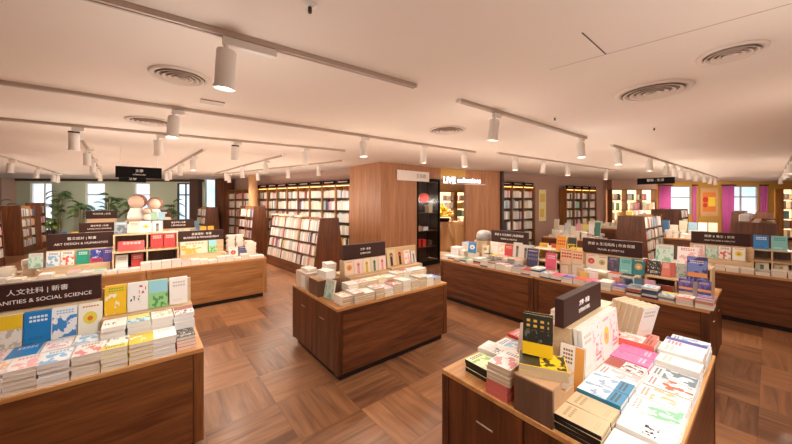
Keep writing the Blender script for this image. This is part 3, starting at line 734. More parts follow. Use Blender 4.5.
# ------------------------------------------------------------------ middle island
MI = 'middle island'
fk = ['white_peach', 'white_pink', 'plain_white', 'pink_flower', 'white_pink', 'redbrown', 'plain_white', 'grey', 'tan', 'white_blue', 'tan']
fd = ['peach and white paperback', 'white paperback with rose print', 'plain white paperback', 'white paperback with blossom', 'white paperback with pink print', 'white and rust paperback', 'white paperback', 'grey paperback', 'tan paperback', 'white and blue paperback', 'brown-edged paperback']
for i in range(11):
    x = 1.55+.128*i
    n = (4, 5, 4, 5, 4, 5, 6, 5, 6, 5, 4)[i]
    pile(x, 2.735 if i else 2.755, .7205, (0, 1, -2, 2, 0, -1, 2, 0, -2, 1, 0)[i], n, .12, .185, .021, K[fk[i]] if i < 10 else K['lilac_blue'], fd[i] if i < 10 else 'blue-topped paperback', '%s front pile from its near corner' % ORD[i], MI, keep=3 if i < 5 else 2, page='page2' if i not in (4, 6, 9) else 'page')
for i in range(9):
    x = 1.72+.13*i
    pile(x, 2.905, .7205, 0, 6 if i < 5 else 7, .122, .15, .024, K[['plain_white', 'pink_flower', 'white_peach', 'white_yellow', 'plain_white', 'white_pink', 'redbrown', 'white_blue', 'plain_white'][i]], ['white small', 'blossom small', 'peach small', 'yellow-banded small', 'plain small', 'pink small', 'rust small', 'pale blue small', 'white narrow'][i]+' paperback', '%s second-row pile from the near corner' % ORD[i], MI, keep=1, page='page2' if i % 3 else 'page')
for kx, x, w, d in (('pale_orange', 1.84, .12, 'pale book with orange disc'), ('pale_pink', 1.965, .12, 'pale pink book with red figure'), ('pale_yellow', 2.085, .11, 'pale yellow book'), ('pale_green', 2.20, .11, 'cream book with green figure'), ('pale_pink', 2.32, .115, 'second pale pink book with red figure')):
    book(lean_M(x, 3.135, .8865, -90, 6, .17), w, .17, .022, K[kx], d + ' standing under the middle island board', 'books standing on the middle island')
book(lean_M(2.50, 3.165, .9015, -94, 10, .215), .14, .215, .022, K['figure'], 'tan book with dark figure on the middle island stand', 'books standing on the middle island')
book(lean_M(2.645, 3.165, .9015, -90, 10, .215), .14, .215, .022, K['figure_red'], 'orange-brown book with dark figure on the middle island stand', 'books standing on the middle island')
book(lean_M(2.775, 3.165, .9015, -88, 10, .18), .11, .18, .022, K['white_pink'], 'pale book right of the two figure books on the middle island', 'books standing on the middle island')
book(lean_M(2.89, 3.165, .9015, -80, 10, .16), .10, .16, .022, K['portrait'], 'grey-white book at the right end of the middle island stand', 'books standing on the middle island')
t = thing('end_box', 'dark open box at the left end of the middle island', 'box', (1.43, 3.20, .7205), 0)
for y0, y1 in ((-.12, -.108), (.108, .12)):
    mb = MB(); mb.box(0, .26, y0, y1, 0, .17); mb.build('side_board', M['darkbox'], t)
mb = MB(); mb.box(0, .015, -.108, .108, 0, .17); mb.build('front_board', M['darkbox'], t)
mb = MB(); mb.box(0, .26, -.12, .12, .17, .178); mb.build('lid', M['kraft'], t)
t = thing('end_box', 'pale box behind the dark box on the middle island', 'box', (1.43, 3.56, .7205), 0)
mb = MB(); mb.box(0, .2, -.16, .16, 0, .19); mb.build('body', plain('pale_box_card', 'd8c8b6', .7), t, bevel=.003)
mb = MB(); mb.box(-.004, -.0005, -.12, -.02, .03, .16); mb.build('label_panel', M['page3'], t)
pile(1.555, 3.15, .8995, 8, 3, .12, .17, .03, K['plain_white'], 'thick plain white book', 'white pile on the dark box', MI, page='page3', keep=3)
pile(1.70, 3.36, .7205, -8, 9, .12, .17, .033, K['plain_white'], 'thick white book', 'tall white pile behind the dark box', MI, page='page3', keep=4)
pile(1.53, 3.56, .9115, 4, 2, .12, .18, .02, K['white_peach'], 'small white book', 'pile on the pale box', MI)
book(lean_M(1.50, 2.965, .722, 190, 12, .20), .15, .20, .02, K['pale_mint'], 'colourful mint book leaning on the dark box of the middle island', 'books standing on the middle island')

# ------------------------------------------------------------------ LIFESTYLE counters
LC = 'LIFESTYLE counters'
GU = 'books standing on the LIFESTYLE counters'
upT4 = [('blue_circle', 3.31, .17, .87, .19, 4.42, 'bright blue book with white circle'), ('cream', 3.13, .13, .86, .15, 4.55, 'beige book right of the blue circle book'),
        ('plain_white', 3.00, .15, .90, .20, 4.62, 'pale book below the travel board left end'), ('white_peach', 2.85, .13, .88, .20, 4.62, 'pale peach book below the travel board'),
        ('red', 2.72, .14, .88, .185, 4.60, 'red book below the travel board'), ('portrait', 2.57, .14, .90, .235, 4.60, 'grey portrait book, left of the two'), ('portrait', 2.42, .145, .89, .215, 4.58, 'grey portrait book, right of the two'),
        ('navy', 2.22, .17, .80, .27, 4.40, 'large navy book beside the portrait books'), ('rose', 1.965, .15, .80, .235, 4.42, 'rose-red book between navy and orange books'),
        ('red_letters', 1.80, .15, .90, .20, 4.52, 'cream book with heavy red lettering'), ('red_letters', 1.66, .13, .90, .19, 4.53, 'second cream book with heavy red lettering'),
        ('cream_red', 1.52, .13, .87, .185, 4.62, 'cream book with red disc'), ('cream', 1.395, .12, .87, .175, 4.62, 'cream book with tan disc'), ('dark_violet', 1.27, .12, .87, .18, 4.62, 'dark violet book'),
        ('teal', 1.14, .125, .87, .185, 4.62, 'light teal book'), ('teal_gold', 1.01, .12, .87, .19, 4.62, 'deep teal book with gold disc'),
        ('sky', .48, .155, .92, .255, 4.42, 'large purple book with orange sky'), ('purple', .42, .10, .815, .14, 4.36, 'small purple book in front of the orange sky book'), ('purple', .56, .11, .815, .13, 4.37, 'small violet book left below the orange sky book')]
for kx, y, w, z, h, x, d in upT4:
    zb = .8615 if x > 4.55 else .7215
    if x <= 4.55:                               # standing higher than the counter: on small piles of its own
        n = int((z-.7215)/.022)
        for k in range(n): sbook_flat(x+.055, y, .7205+k*.0222, -90, w*.94, .12, .0215, rc(.8))
        zb = .7212+n*.0222
    book(lean_M(x+.02, y, zb, 180, 8, h), w, h, .022, K[kx], d + ', standing on the LIFESTYLE counters', GU)
# on the racks of these counters
book(lean_M(4.68, 1.925, 1.0415, 180, 10, .21), .13, .21, .022, K['orange'], 'orange book with red lettering high on the rack', GU)
book(lean_M(4.68, 1.78, 1.0415, 180, 10, .20), .12, .20, .022, K['yellow_flat'], 'yellow-orange book high on the rack left of the LIFESTYLE board', GU)
for kx, y, w, d in (('frames', .865, .12, 'black book with pale frames'), ('coral_flat', .735, .12, 'coral book'), ('grey', .61, .115, 'grey patterned book')):
    book(lean_M(4.635, y, .8915, 180, 8, .165), w, .165, .022, K[kx], d + ' on the rack by the orange sky book', GU)
for kx, y, w, d in (('pale_mint', .80, .16, 'mint green book'), ('white_pink', .60, .17, 'white and pink book')):
    book(lean_M(4.80, y, 1.0315, 180, 12, .20), w, .20, .022, K[kx], d + ' on top of the rack by the orange sky book', GU)
keys = ['plain_white', 'white_blue', 'tan', 'green', 'cream', 'plain_white', 'grey', 'black', 'redbrown', 'white_pink', 'navy', 'red', 'plain_white', 'grey_dark', 'rose', 'violet', 'red', 'rose', 'plain_white', 'violet', 'grey_photo', 'white_blue', 'pale_blue', 'coral', 'purple']
names = ['white', 'white and blue', 'tan', 'green', 'cream', 'plain white', 'grey', 'black', 'rust and white', 'pink and white', 'navy', 'red', 'white', 'dark grey', 'rose', 'violet', 'deep red', 'pink-red', 'pure white', 'dark violet', 'grey photo', 'pale blue and white', 'light blue', 'coral', 'purple']
for i in range(25):
    y = 3.70-.1375*i
    if 2.0 < y < 2.12: y += .0
    n = R.choice((2, 2, 3, 4)) if i < 24 else 3
    for k in range(n): sbook_flat(4.235+R.uniform(-.008, .008), y, .7205+k*.0232, -90+R.uniform(-3, 3), .128, .185, .0225, rc(.35), page=PG if R.random() < .6 else R.choice((7, 5, 11, 15, 16, 21, 0)))
    book(flat_M(4.235+R.uniform(-.01, .01), y, .7208+n*.0232, -90+R.uniform(-2, 2)), .126, .19, .022, K[keys[i]], '%s book topping front pile %s from the left on the LIFESTYLE counters' % (names[i], (ORD+['thirteenth','fourteenth','fifteenth','sixteenth','seventeenth','eighteenth','nineteenth','twentieth','twenty-first','twenty-second','twenty-third','twenty-fourth','last'])[i]), 'front piles on the LIFESTYLE counters')
standing = [(y, w) for kx, y, w, z, h, x, d in upT4 if x <= 4.55]
y = 3.50
while y > .62:
    if not any(abs(y-a) < w/2+.07 for a, w in standing) and not 1.70 < y < 2.38 and y > .95:
        for k in range(R.randint(6, 7)): sbook_flat(4.435, y, .7205+k*.0232, -90+R.uniform(-3, 3), .122, .14, .0225, rc(.25))
    y -= .128
for i in range(60):
    y = R.uniform(.5, 3.4)
    if any(abs(y-a) < w/2+.08 for a, w in standing): continue
    sbook_lean(4.345, y, .7206, 180, 4, R.uniform(.07, .12), R.uniform(.12, .16), .010, rc(.2))
pile(4.40, 3.62, .7205, -80, 7, .15, .20, .03, K['plain_white'], 'large white book', 'white pile at the far left end', LC, page='page3', keep=2)
pile(4.72, 3.62, .7205, -80, 9, .15, .20, .03, K['lilac_blue'], 'lilac-blue book', 'pile behind the white pile, left end', LC, page='page3', keep=2)
t = thing('grey_bundle', 'domed grey bundle of wrapped books left of the travel board', 'bundle', (4.74, 3.28, .7205), 0)
mb = MB(); mb.box(-.12, .12, -.13, .13, 0, .34); mb.build('base', M['riser'], t, bevel=.003)
mb = MB(); mb.lathe([(.001, .341), (.14, .341), (.145, .40), (.13, .46), (.09, .505), (.001, .52)], 24); mb.build('dome', plain('grey_wrap', '9a9490', .6), t, smooth=True)

# ------------------------------------------------------------------ HEALTHCARE counter
HC = 'HEALTHCARE counter'
for kx, y, d in (('white_pink', .745, 'pale book with rose print'), ('pale_mint', .60, 'pale book with green print'), ('orange_white', .455, 'white book with red blossom'), ('yellow_sun', .305, 'white and yellow book')):
    book(lean_M(7.11, y, .8415, 180, 8, .195), .135, .195, .022, K[kx], d + ' under the HEALTHCARE board', 'books standing on the HEALTHCARE counter')
for kx, y, d in (('blue', .085, 'blue and white book'), ('teal', -.085, 'light teal book')):
    book(lean_M(7.14, y, 1.0415, 180, 12, .21), .15, .21, .022, K[kx], d + ' on top of the rack right of HEALTHCARE', 'books standing on the HEALTHCARE counter')
for y, kx, d in ((.075, 'pale_green', 'cream book'), (-.10, 'pale_yellow', 'pale yellow book')):
    book(lean_M(7.03, y, .7225, 180, 12, .13), .13, .13, .02, K[kx], d + ' in the lower rack right of HEALTHCARE', 'books standing on the HEALTHCARE counter')
for i in range(11):
    y = 1.2-.142*i
    n = R.choice((2, 3, 3, 4))
    for k in range(n): sbook_flat(6.76, y, .7205+k*.0222, -90, .132, .19, .0215, rc(.85))
    for k in range(2): sbook_flat(6.93, y-.01, .7205+k*.0222, -90, .132, .14, .0215, rc(.85))

# ------------------------------------------------------------------ second row, left
G2 = 'books standing in the second row left'
for kx, x, d in (('pale_mint', -1.19, 'pale green book'), ('white_blue', -1.03, 'white and blue book'), ('orange_white', -.89, 'white and orange book'), ('green', -.735, 'deep green book'), ('blue_tower', -.59, 'blue book with pink band'), ('violet', -.455, 'violet book')):
    book(lean_M(x, 6.40, .8415, -90, 7, .20), .13, .20, .022, K[kx], d + ' under the second row board, left of red rack', G2)
for kx, x, w, d in (('red', .12, .155, 'bright red book, left of the pair'), ('red', .285, .155, 'bright red book, right of the pair')):
    book(lean_M(x, 6.265, 1.0015, -90, 6, .24), w, .235, .022, K[kx], d + ' on the tiered rack', G2)
book(lean_M(-.19, 6.205, 1.0015, -90, 24, .15), .31, .15, .022, K['red'], 'wide red book tilted back on the left of the tiered rack', G2)
for kx, x, d in (('plain_white', -.30, 'white book'), ('red', -.12, 'dark red book')):
    book(lean_M(x, 6.20, .7225, -90, 12, .225), .14, .22, .022, K[kx], d + ' in the lower left of the tiered rack', G2)
for kx, x, w, d in (('grey_photo', -.32, .15, 'grey photo book'), ('tan', -.16, .13, 'tan book'), ('yellow_sun', -.02, .14, 'yellow book'), ('portrait', .13, .13, 'grey-white book')):
    book(lean_M(x, 6.40, 1.2515, -90, 10, .19), w, .18, .022, K[kx], d + ' on top of the tiered red rack', G2)
book(lean_M(.64, 6.40, .8415, -90, 7, .21), .40, .21, .022, K['picture'], 'wide picture book with orange print right of the red rack', G2)
book(lean_M(.92, 6.40, .8415, -90, 7, .22), .125, .22, .022, K['green_lake'], 'green book right of the wide picture book', G2)
for kx, x, y, d in (('cream_red', 1.22, 6.20, 'white book with red disc'), ('navy', 1.38, 6.22, 'navy book beside the red disc book')):
    book(lean_M(x, y, .7225, -90, 14, .2), .14, .2, .022, K[kx], d + ' at the aisle end of the second row', G2)
for i in range(26):
    x = -1.53+.126*i
    for row, (yy, nn) in enumerate(((6.03, R.choice((2, 3, 4))), (6.2, 1))):
        if row and (-.42 < x < .42 or abs(x-1.3) < .2): continue
        if row == 0 and -.42 < x < .42: nn = 2 if x < -.05 else 5
        for k in range(nn): sbook_flat(x, yy+ (0 if row == 0 else .01), .7205+k*.0222, 0, .12, .185 if row == 0 else .13, .0215, rc(.9))
for (x, y, n) in ((1.50, 6.30, 9), (1.62, 6.55, 7), (1.40, 6.62, 12), (1.25, 6.62, 12), (-1.45, 6.45, 5), (-1.28, 6.6, 7)):
    for k in range(n): sbook_flat(x, y, .7205+k*.0322, R.uniform(-8, 8), .12, .17, .032, rc(.95))

# ------------------------------------------------------------------ slanted double-sided bookcases
def slanted(x, y, rot, Ln, label, W=.85, Wt=.48, H=1.38, rows=4, cols=3, sides=(-1,), zb=.26, pale=.6, group='slanted freestanding bookcases', bh=.235, tm=(.014,.034)):
    """local y runs along the case from its near end; local x across it"""
    t = thing('slanted_bookcase', label, 'bookcase', (x, y, 0), rad(rot), group)
    th = .03
    prof = [(-W/2, 0), (W/2, 0), (W/2, .1), (Wt/2, H), (-Wt/2, H), (-W/2, .1)]
    for y0 in (0, Ln-th):
        mb = MB(); mb.prism(prof, y0, y0+th, 'y'); mb.build('end_panel', M['walnut_z'], t)
    mb = MB(); mb.box(-W/2+.03, W/2-.03, th, Ln-th, 0, zb-.02); mb.build('plinth', M['walnut_y'], t)
    k = (W-Wt)/2/(H-.1)
    hw = lambda z: W/2-(z-.1)*k
    cw = lambda z: max(.03, hw(z)-.2)
    mb = MB(); mb.prism([(-cw(zb), zb), (cw(zb), zb), (cw(H), H-.005), (-cw(H), H-.005)], th, Ln-th, 'y'); mb.build('core_board', M['shelf_wood'], t)
    step = (H-.02-zb)/rows
    ca, sa = math.cos(rad(rot)), math.sin(rad(rot))
    w = lambda px, py: (x+px*ca-py*sa, y+px*sa+py*ca, 0)
    for s in (-1, 1):
        for r in range(rows):
            z = zb + r*step
            xs = sorted((s*cw(z), s*(hw(z)-.004)))
            mb = MB(); mb.box(xs[0], xs[1], th, Ln-th, z-.018, z); mb.build('shelf', M['walnut_y'], t)
            if s in sides:
                seg = (Ln-2*th)/cols
                for c in range(cols):
                    y0 = th+c*seg+.014
                    spines(w(s*(hw(z)-.012), y0), Vector((-sa, ca, 0)), seg-.03, z+.001, Vector((s*ca, s*sa, 0)), .13, min(bh, step-.03) if r < rows-1 else bh+.03, pale, tm[0], tm[1], .97, math.atan(k))
        for c in range(1, cols):
            y0 = th+c*(Ln-2*th)/cols
            mb = MB(); mb.prism([(s*(hw(zb)-.003), zb), (s*cw(zb), zb), (s*cw(H), H-.01), (s*(hw(H)-.003), H-.01)], y0-.008, y0+.008, 'y'); mb.build('divider', M['oak_z'], t)
    return t
slanted(3.27, 6.43, 4.7, 2.75, 'long slanted bookcase with white spines between the middle island and shelf wall', pale=.78)
slanted(2.80, 10.35, 6, 1.25, 'slanted bookcase behind the aisle end of the second row left', W=.6, Wt=.36, H=1.62, cols=2, tm=(.016, .04))
slanted(1.95, 13.7, 6, 1.3, 'slanted bookcase before the windows at the end of the left aisle', W=.6, Wt=.4, H=1.55, cols=2, tm=(.02, .05))
slanted(-3.45, 15.5, -2, 1.35, 'slanted bookcase on the left, orange spines, before the windows', W=.62, Wt=.48, H=1.62, cols=3, sides=(1,), pale=.5, tm=(.025, .05))
slanted(-3.24, 17.0, -2, .6, 'slanted bookcase with red books beside the left window plants', W=.46, Wt=.36, H=1.72, cols=1, sides=(1,), pale=.3, tm=(.025, .05))
slanted(-3.36, 11.3, -2, 1.9, 'slanted bookcase cut off by the left edge of the frame', W=.6, Wt=.44, H=1.5, cols=2, sides=(1,), tm=(.02, .04))
slanted(9.45, 2.22, -90, 1.9, 'dark bookcase end just behind the LIFESTYLE board', W=.74, Wt=.54, H=1.40, cols=2, sides=(1, -1), tm=(.02, .045))
slanted(8.42, .17, -90, 2.4, 'dark wide bookcase end behind the HEALTHCARE board', W=.80, Wt=.50, H=1.38, cols=2, sides=(1, -1), tm=(.02, .045))
slanted(15.2, .12, -90, 1.5, 'small dark bookcase end below the right hand window', W=.5, Wt=.36, H=1.40, cols=1, sides=(1, -1), tm=(.03, .06))
slanted(16.1, .70, -90, 1.5, 'dark bookcase end left of the small one below the right window', W=.5, Wt=.32, H=1.42, cols=1, sides=(1, -1), tm=(.03, .06))
slanted(15.6, 2.55, -90, 1.5, 'dark bookcase end below the left of the two curtained windows', W=1.0, Wt=.86, H=1.47, cols=1, sides=(1, -1), tm=(.03, .06))

# ------------------------------------------------------------------ wall bookcases
M['led'] = plain('led_strip', 'ffffff', .5, emit='ffb85a', estr=7)
M['backlit'] = plain('backlit_panel', 'ffffff', .5, emit='ffd49a', estr=2.0)
def wall_case(x, y, rot, w, label, H=2.25, depth=.3, shelves=6, header=True, lit=False, pale=.72, tm=(.016,.04), group='bookcases along the shelf walls', z0=.12, fill=1.0):
    """local x along the wall, the front at y=0 looking along -y"""
    t = thing('wall_bookcase', label, 'bookcase', (x, y, 0), rot, group)
    th = .022
    for x0 in (0, w-th):
        mb = MB(); mb.box(x0, x0+th, 0, depth, 0, H); mb.build('side_panel', M['shelf_wood'], t)
    mb = MB(); mb.box(th, w-th, 0, depth, H-.03, H); mb.build('top_panel', M['shelf_wood'], t)
    mb = MB(); mb.box(th, w-th, .015, depth, 0, z0-.02); mb.build('plinth', M['shelf_dark'], t)
    mb = MB(); mb.box(th, w-th, depth-.012, depth, z0, H-.03); mb.build('back_panel', M['backlit'] if lit else M['shelf_wood'], t)
    step = (H-.03-z0)/shelves
    ca, sa = math.cos(rot), math.sin(rot)
    for k in range(shelves):
        z = z0+k*step
        mb = MB(); mb.box(th, w-th, 0, depth-.012, z-.026, z); mb.build('shelf', M['shelf_dark'] if not lit else M['shelf_wood'], t)
        p = (x+(th+.004)*ca-.04*-sa*-1, y+(th+.004)*sa+.04*ca, 0)
        p = (x+(th+.004)*ca-sa*.05, y+(th+.004)*sa+ca*.05, 0)
        hm = step-.07 if k < shelves-1 else step*.66
        spines(p, Vector((ca, sa, 0)), w-2*th-.01, z+.001, Vector((sa, -ca, 0)), .17, hm, pale, tm[0], tm[1], fill)
    if header:
        mb = MB(); mb.box(.03, w-.03, .01, .05, H+.012, H+.125); hb = mb.build('header_board', M['black'], t)
        mb = MB(); mb.box(.10, w-.10, .0088, .0098, H+.055, H+.085); mb.build('header_lettering', M['mauve'], hb)
        mb = MB(); mb.box(th, w-th, .03, .045, H-.042, H-.032); mb.build('led_strip', M['led'], t)
    return t
SW_rot = math.atan2(-swd.y, -swd.x)
SWL = (SW_B-SW_A).length
nth = ['nearest', 'second', 'third', 'fourth', 'fifth', 'sixth', 'seventh', 'eighth', 'ninth', 'tenth', 'eleventh', 'twelfth', 'thirteenth', 'fourteenth']
bw = .592
for i in range(14):
    s1 = (i+1)*bw
    if s1 > SWL: break
    p = SW_A + swd*(s1-.001)
    if i in (12,): 
        mb = MB(); mb.box(0, bw-.01, -.25, .25, 0, CH-.003); o = struct('wall_pillar', mb, M['walnut_z']); o.location = (p.x, p.y, 0); o.rotation_euler = (0, 0, SW_rot)
        continue
    wall_case(p.x, p.y, SW_rot, bw-.002, '%s bay of the shelf wall, counted from the timber corner' % nth[i], pale=.8, tm=(.016, .04) if i < 8 else (.025, .06), header=i < 9)
WR_A = Vector((8.75,5.72)); wr = (Vector((17.9,4.25))-WR_A).normalized(); wr_rot = math.atan2(wr.y, wr.x); wrn = Vector((wr.y, -wr.x))
def on_wr(s, d): q = WR_A + wr*s + wrn*d; return q.x, q.y
for i in range(3):
    x, y = on_wr(.02+i*.56, .305)
    wall_case(x, y, wr_rot, .555, '%s bay of the three right of the timber panel' % ('left', 'middle', 'right')[i], H=2.28, tm=(.02, .045))
x, y = on_wr(1.72, .305)
mb = MB(); mb.box(0, .03, 0, .3, 0, 2.3); o = struct('trim_7', mb, M['shelf_wood']); o.location = (x, y, 0); o.rotation_euler = (0, 0, wr_rot)
for i in range(4):
    x, y = on_wr(3.6+i*.53, .305)
    wall_case(x, y, wr_rot, .525, '%s bay of the four right of the yellow poster' % ORD[i], H=2.25, tm=(.02, .05), pale=.6)
for i in range(3):
    q = Vector((15.55, 4.33)) + fr_d*(.02+i*.64)
    wall_case(q.x, q.y, fr_ang, .635, '%s brightly lit bay left of the magenta curtains' % ORD[i], H=2.3, shelves=5, header=False, lit=True, tm=(.03, .09), pale=.5, fill=.5)
q = Vector((15.55, 4.33)) - Vector((-fr_d.y, fr_d.x))*.0
mb = MB(); mb.box(.02, 1.94, .0, .30, 2.305, CH-.003); o = struct('trim_8', mb, M['mauve']); o.location = (q.x, q.y, 0); o.rotation_euler = (0, 0, fr_ang)
for i in range(3):
    q = FR_A + fr_d*(6.22+i*.76); nq = Vector((-fr_d.y, fr_d.x))*-.32; q = q+nq
    wall_case(q.x, q.y, fr_ang, .75, '%s lit bay at the far right end, past the gold wall' % ORD[i], H=2.35, shelves=5, header=False, lit=True, tm=(.03, .09), pale=.6, fill=.6)
t = thing('poster', 'tall yellow poster on the mauve wall between the right shelf bays', 'poster', (*on_wr(2.35, .02), 0), wr_rot)
mb = MB(); mb.box(0, .42, -.004, .004, 1.05, 2.2); mb.build('sheet', plain('poster_yellow', 'f3e3a4', .6), t)
mb = MB(); mb.box(.06, .36, -.0055, -.0045, 1.75, 2.05); mb.box(.06, .30, -.0055, -.0045, 1.2, 1.5); mb.build('print', plain('poster_print', 'e6c45e', .6), t)
# ------------------------------------------------------------------ column by the shelf wall
mb = MB(); mb.tube((2.95, 11.75, 0), (2.95, 11.75, CH-.002), .15, n=28); struct('column_1', mb, plain('column_plaster', 'd9a878', .7), smooth=True)

# ------------------------------------------------------------------ far right window wall dressing
def on_fr(s, d): q = FR_A + fr_d*s + Vector((-fr_d.y, fr_d.x))*-d; return q.x, q.y
def curtain(s, w, label):
    t = thing('curtain', label, 'curtain', (*on_fr(s, .06), 0), fr_ang, 'magenta curtains')
    n = max(12, int(w*50)); vs = []; fs = []
    for i in range(n+1):
        xx = w*i/n; yy = .028*math.sin(i*1.15)
        vs += [(xx, yy, .08), (xx, yy, 2.50)]
    for i in range(n): fs.append((2*i, 2*i+2, 2*i+3, 2*i+1))
    mb = MB(); mb.add(vs, fs); o = mb.build('drape', M['curtain'], t, smooth=True)
    so = o.modifiers.new('thickness', 'SOLIDIFY'); so.thickness = .006
    mb = MB(); mb.box(-.03, w+.03, -.05, .04, 2.505, 2.56); mb.build('pelmet', plain('pelmet_plum', '4a1f38', .7), t)
curtain(.84, .56, 'wide magenta curtain left of the left far window')
curtain(2.42, .14, 'narrow magenta curtain right of the left far window')
curtain(3.75, .56, 'wide magenta curtain left of the right far window')
curtain(5.50, .30, 'magenta curtain right of the right far window')
t = thing('framed_picture', 'framed abstract picture in red and yellow between the far windows', 'picture', (*on_fr(2.72, .012), 0), fr_ang)
mb = MB()
for b_ in ((0, .92, 1.05, 1.11), (0, .92, 2.39, 2.45), (0, .06, 1.11, 2.39), (.86, .92, 1.11, 2.39)): mb.box(b_[0], b_[1], -.03, .01, b_[2], b_[3])
mb.build('frame', plain('picture_frame_gold', 'c79a5a', .4), t)
mb = MB(); mb.box(.06, .86, -.01, .005, 1.11, 2.39); mb.build('mount', plain('picture_mount', 'd9a878', .7), t)
mb = MB(); mb.box(.16, .76, -.013, -.0102, 1.3, 2.2); cv = mb.build('canvas', plain('canvas_orange', 'e0843c', .7), t)
mb = MB(); mb.box(.42, .74, -.016, -.0132, 1.55, 1.98); mb.build('yellow_field', plain('canvas_yellow', 'f2d24a', .7), cv)
mb = MB(); mb.tube((.29, -.0162, 1.86), (.29, -.0132, 1.86), .13, n=20); mb.tube((.27, -.0162, 1.6), (.27, -.0132, 1.6), .10, n=20); mb.build('red_shape', plain('canvas_red', 'cf3a2c', .7), cv)

# ------------------------------------------------------------------ plants before the far left windows
def palm(x, y, h, n, spread, label, seed, droop=.9, mat='leaf', zpot=.32):
    r = random.Random(seed)
    t = thing('potted_palm', label, 'plant', (x, y, 0), r.uniform(0, 6), 'plants before the far left windows')
    mb = MB(); mb.lathe([(.001, 0), (.13, 0), (.16, zpot), (.145, zpot), (.14, zpot-.03), (.001, zpot-.03)], 20); mb.build('pot', M['post'], t, smooth=False)
    mb = MB()
    for k in range(3): mb.tube((.03*math.cos(k*2.1), .03*math.sin(k*2.1), zpot-.03), (.09*math.cos(k*2.1+.3), .09*math.sin(k*2.1+.3), h*.66), .016, .010, 8)
    mb.build('stem', M['stem'], t)
    mb = MB()
    for i in range(n):
        a = 2*math.pi*i/n + r.uniform(-.25, .25); el = r.uniform(.25, 1.25); L_ = spread*r.uniform(.75, 1.1)
        base = Vector((.07*math.cos(a), .07*math.sin(a), h*r.uniform(.45, .7)))
        pts = []; p = base.copy(); e = el
        for k in range(9):
            pts.append(p.copy()); p = p + Vector((math.cos(a)*math.cos(e), math.sin(a)*math.cos(e), math.sin(e)))*(L_/8); e -= droop/8*2
        for k in range(1, 9):
            d = (pts[k]-pts[k-1]).normalized(); sd = Vector((-math.sin(a), math.cos(a), 0))
            ll = spread*.30*math.sin(math.pi*(k/9.5))+.04
            for s in (-1, 1):
                for o_ in (0, .5):
                    q = pts[k-1].lerp(pts[k], o_)
                    tip = q + sd*s*ll + d*ll*.6 + Vector((0, 0, -ll*.35))
                    mb.add([q, q+d*.03, tip, q-d*.012+Vector((0, 0, .004))], [(0, 1, 2), (0, 2, 3)])
        for k in range(1, 9): mb.tube(pts[k-1], pts[k], .006, .005, 5, caps=False)
    mb.build('fronds', M[mat], t)
def on_fl(s, d): q = FL_A + fl_d*(off+s) - Vector((-fl_d.y, fl_d.x))*d; return q.x, q.y
for i, (s, d, h, n, sp, lab) in enumerate((
        (1.15, .8, 2.5, 13, .36, 'palm left of the leftmost far window'), (2.05, .8, 2.4, 12, .36, 'palm in front of the leftmost far window'),
        (3.25, .68, 3.1, 15, .40, 'tall palm before the sage panel right of the leftmost window'), (4.15, .8, 2.5, 13, .48, 'palm in front of the second far window'),
        (5.0, .6, 2.9, 15, .44, 'tall palm behind the hanging board, left windows'), (5.95, .8, 2.7, 13, .42, 'palm in front of the third far window'),
        (7.5, .75, 2.5, 12, .42, 'palm in front of the narrow far window'))):
    x, y = on_fl(s, d); palm(x, y, h, n, sp, lab, 40+i)
for i, (s, d, lab) in enumerate(((2.62, .38, 'low bright shrub before the sage panel, leftmost windows'), (6.75, .6, 'low bright shrub left of the narrow far window'))):
    x, y = on_fl(s, d); palm(x, y, 1.5, 24, .34, lab, 60+i, 1.0, 'leaf2', .6)

# ------------------------------------------------------------------ dolls on the third-row rack
SK, HO, WH = plain('doll_face', 'dcc0ac', .7), plain('doll_hood', '94695c', .8), plain('doll_white', 'e9e2da', .8)
for x, y, z, sc, lab in ((-.20, 9.86, 1.3005, 1.25, 'large pale doll with a brown-pink hood on the third row rack'), (.14, 9.88, 1.3005, 1.1, 'smaller pale doll right of the hooded doll'), (.0, 9.70, 1.3005, .6, 'small white doll in front of the two hooded dolls')):
    t = thing('plush_doll', lab, 'doll', (x, y, z), rad(-20), 'plush dolls on the third row rack'); t.scale = (sc,)*3
    mb = MB(); mb.lathe([(.001, 0), (.13, 0), (.15, .06), (.13, .16), (.09, .24), (.001, .26)], 20); mb.build('body', WH, t, smooth=True)
    mb = MB(); mb.ball((0, -.01, .36), .13); mb.build('head', SK, t, smooth=True)
    mb = MB(); mb.ball((0, .045, .375), .145, sc=(1.1, .8, 1.0)); mb.build('hood', HO, t, smooth=True)

# ------------------------------------------------------------------ glass case, banner and the shop beyond
t = thing('glass_case', 'tall dark glass display case in the timber wall, red lantern inside', 'display case', (5.58, 5.945, 0), rad(1.4))
mb = MB()
for b_ in ((0, .05, 0, .05), (.87, .92, 0, .05), (0, .05, .45, .5), (.87, .92, .45, .5)): mb.box(b_[0], b_[1], b_[2], b_[3], 0, 2.40)
mb.box(.05, .87, 0, .5, 0, .12); mb.box(.05, .87, 0, .5, 2.32, 2.40); mb.build('frame', M['black'], t)
mb = MB(); mb.box(.05, .87, .47, .48, .12, 2.32); mb.build('back_panel', M['shelf_dark'], t)
mb = MB(); mb.box(.05, .87, .02, .026, .12, 2.32); mb.build('pane', M['glass'], t)
for x0 in (.008, .902):
    mb = MB(); mb.box(x0, x0+.01, .05, .45, .12, 2.32); mb.build('side_panel', M['shelf_dark'], t)
for z in (.5, .95, 1.45):
    mb = MB(); mb.box(.05, .87, .06, .47, z-.02, z); mb.build('shelf', M['shelf_dark'], t)
t = thing('red_lantern', 'round red lantern in the tall glass case', 'lantern', (6.04, 6.16, 1.86), 0)
mb = MB(); mb.ball((0, 0, 0), .15, 18, sc=(1, 1, .95)); mb.build('globe', plain('lantern_glow', 'd8382a', .5, emit='e03a28', estr=.5), t, smooth=True)
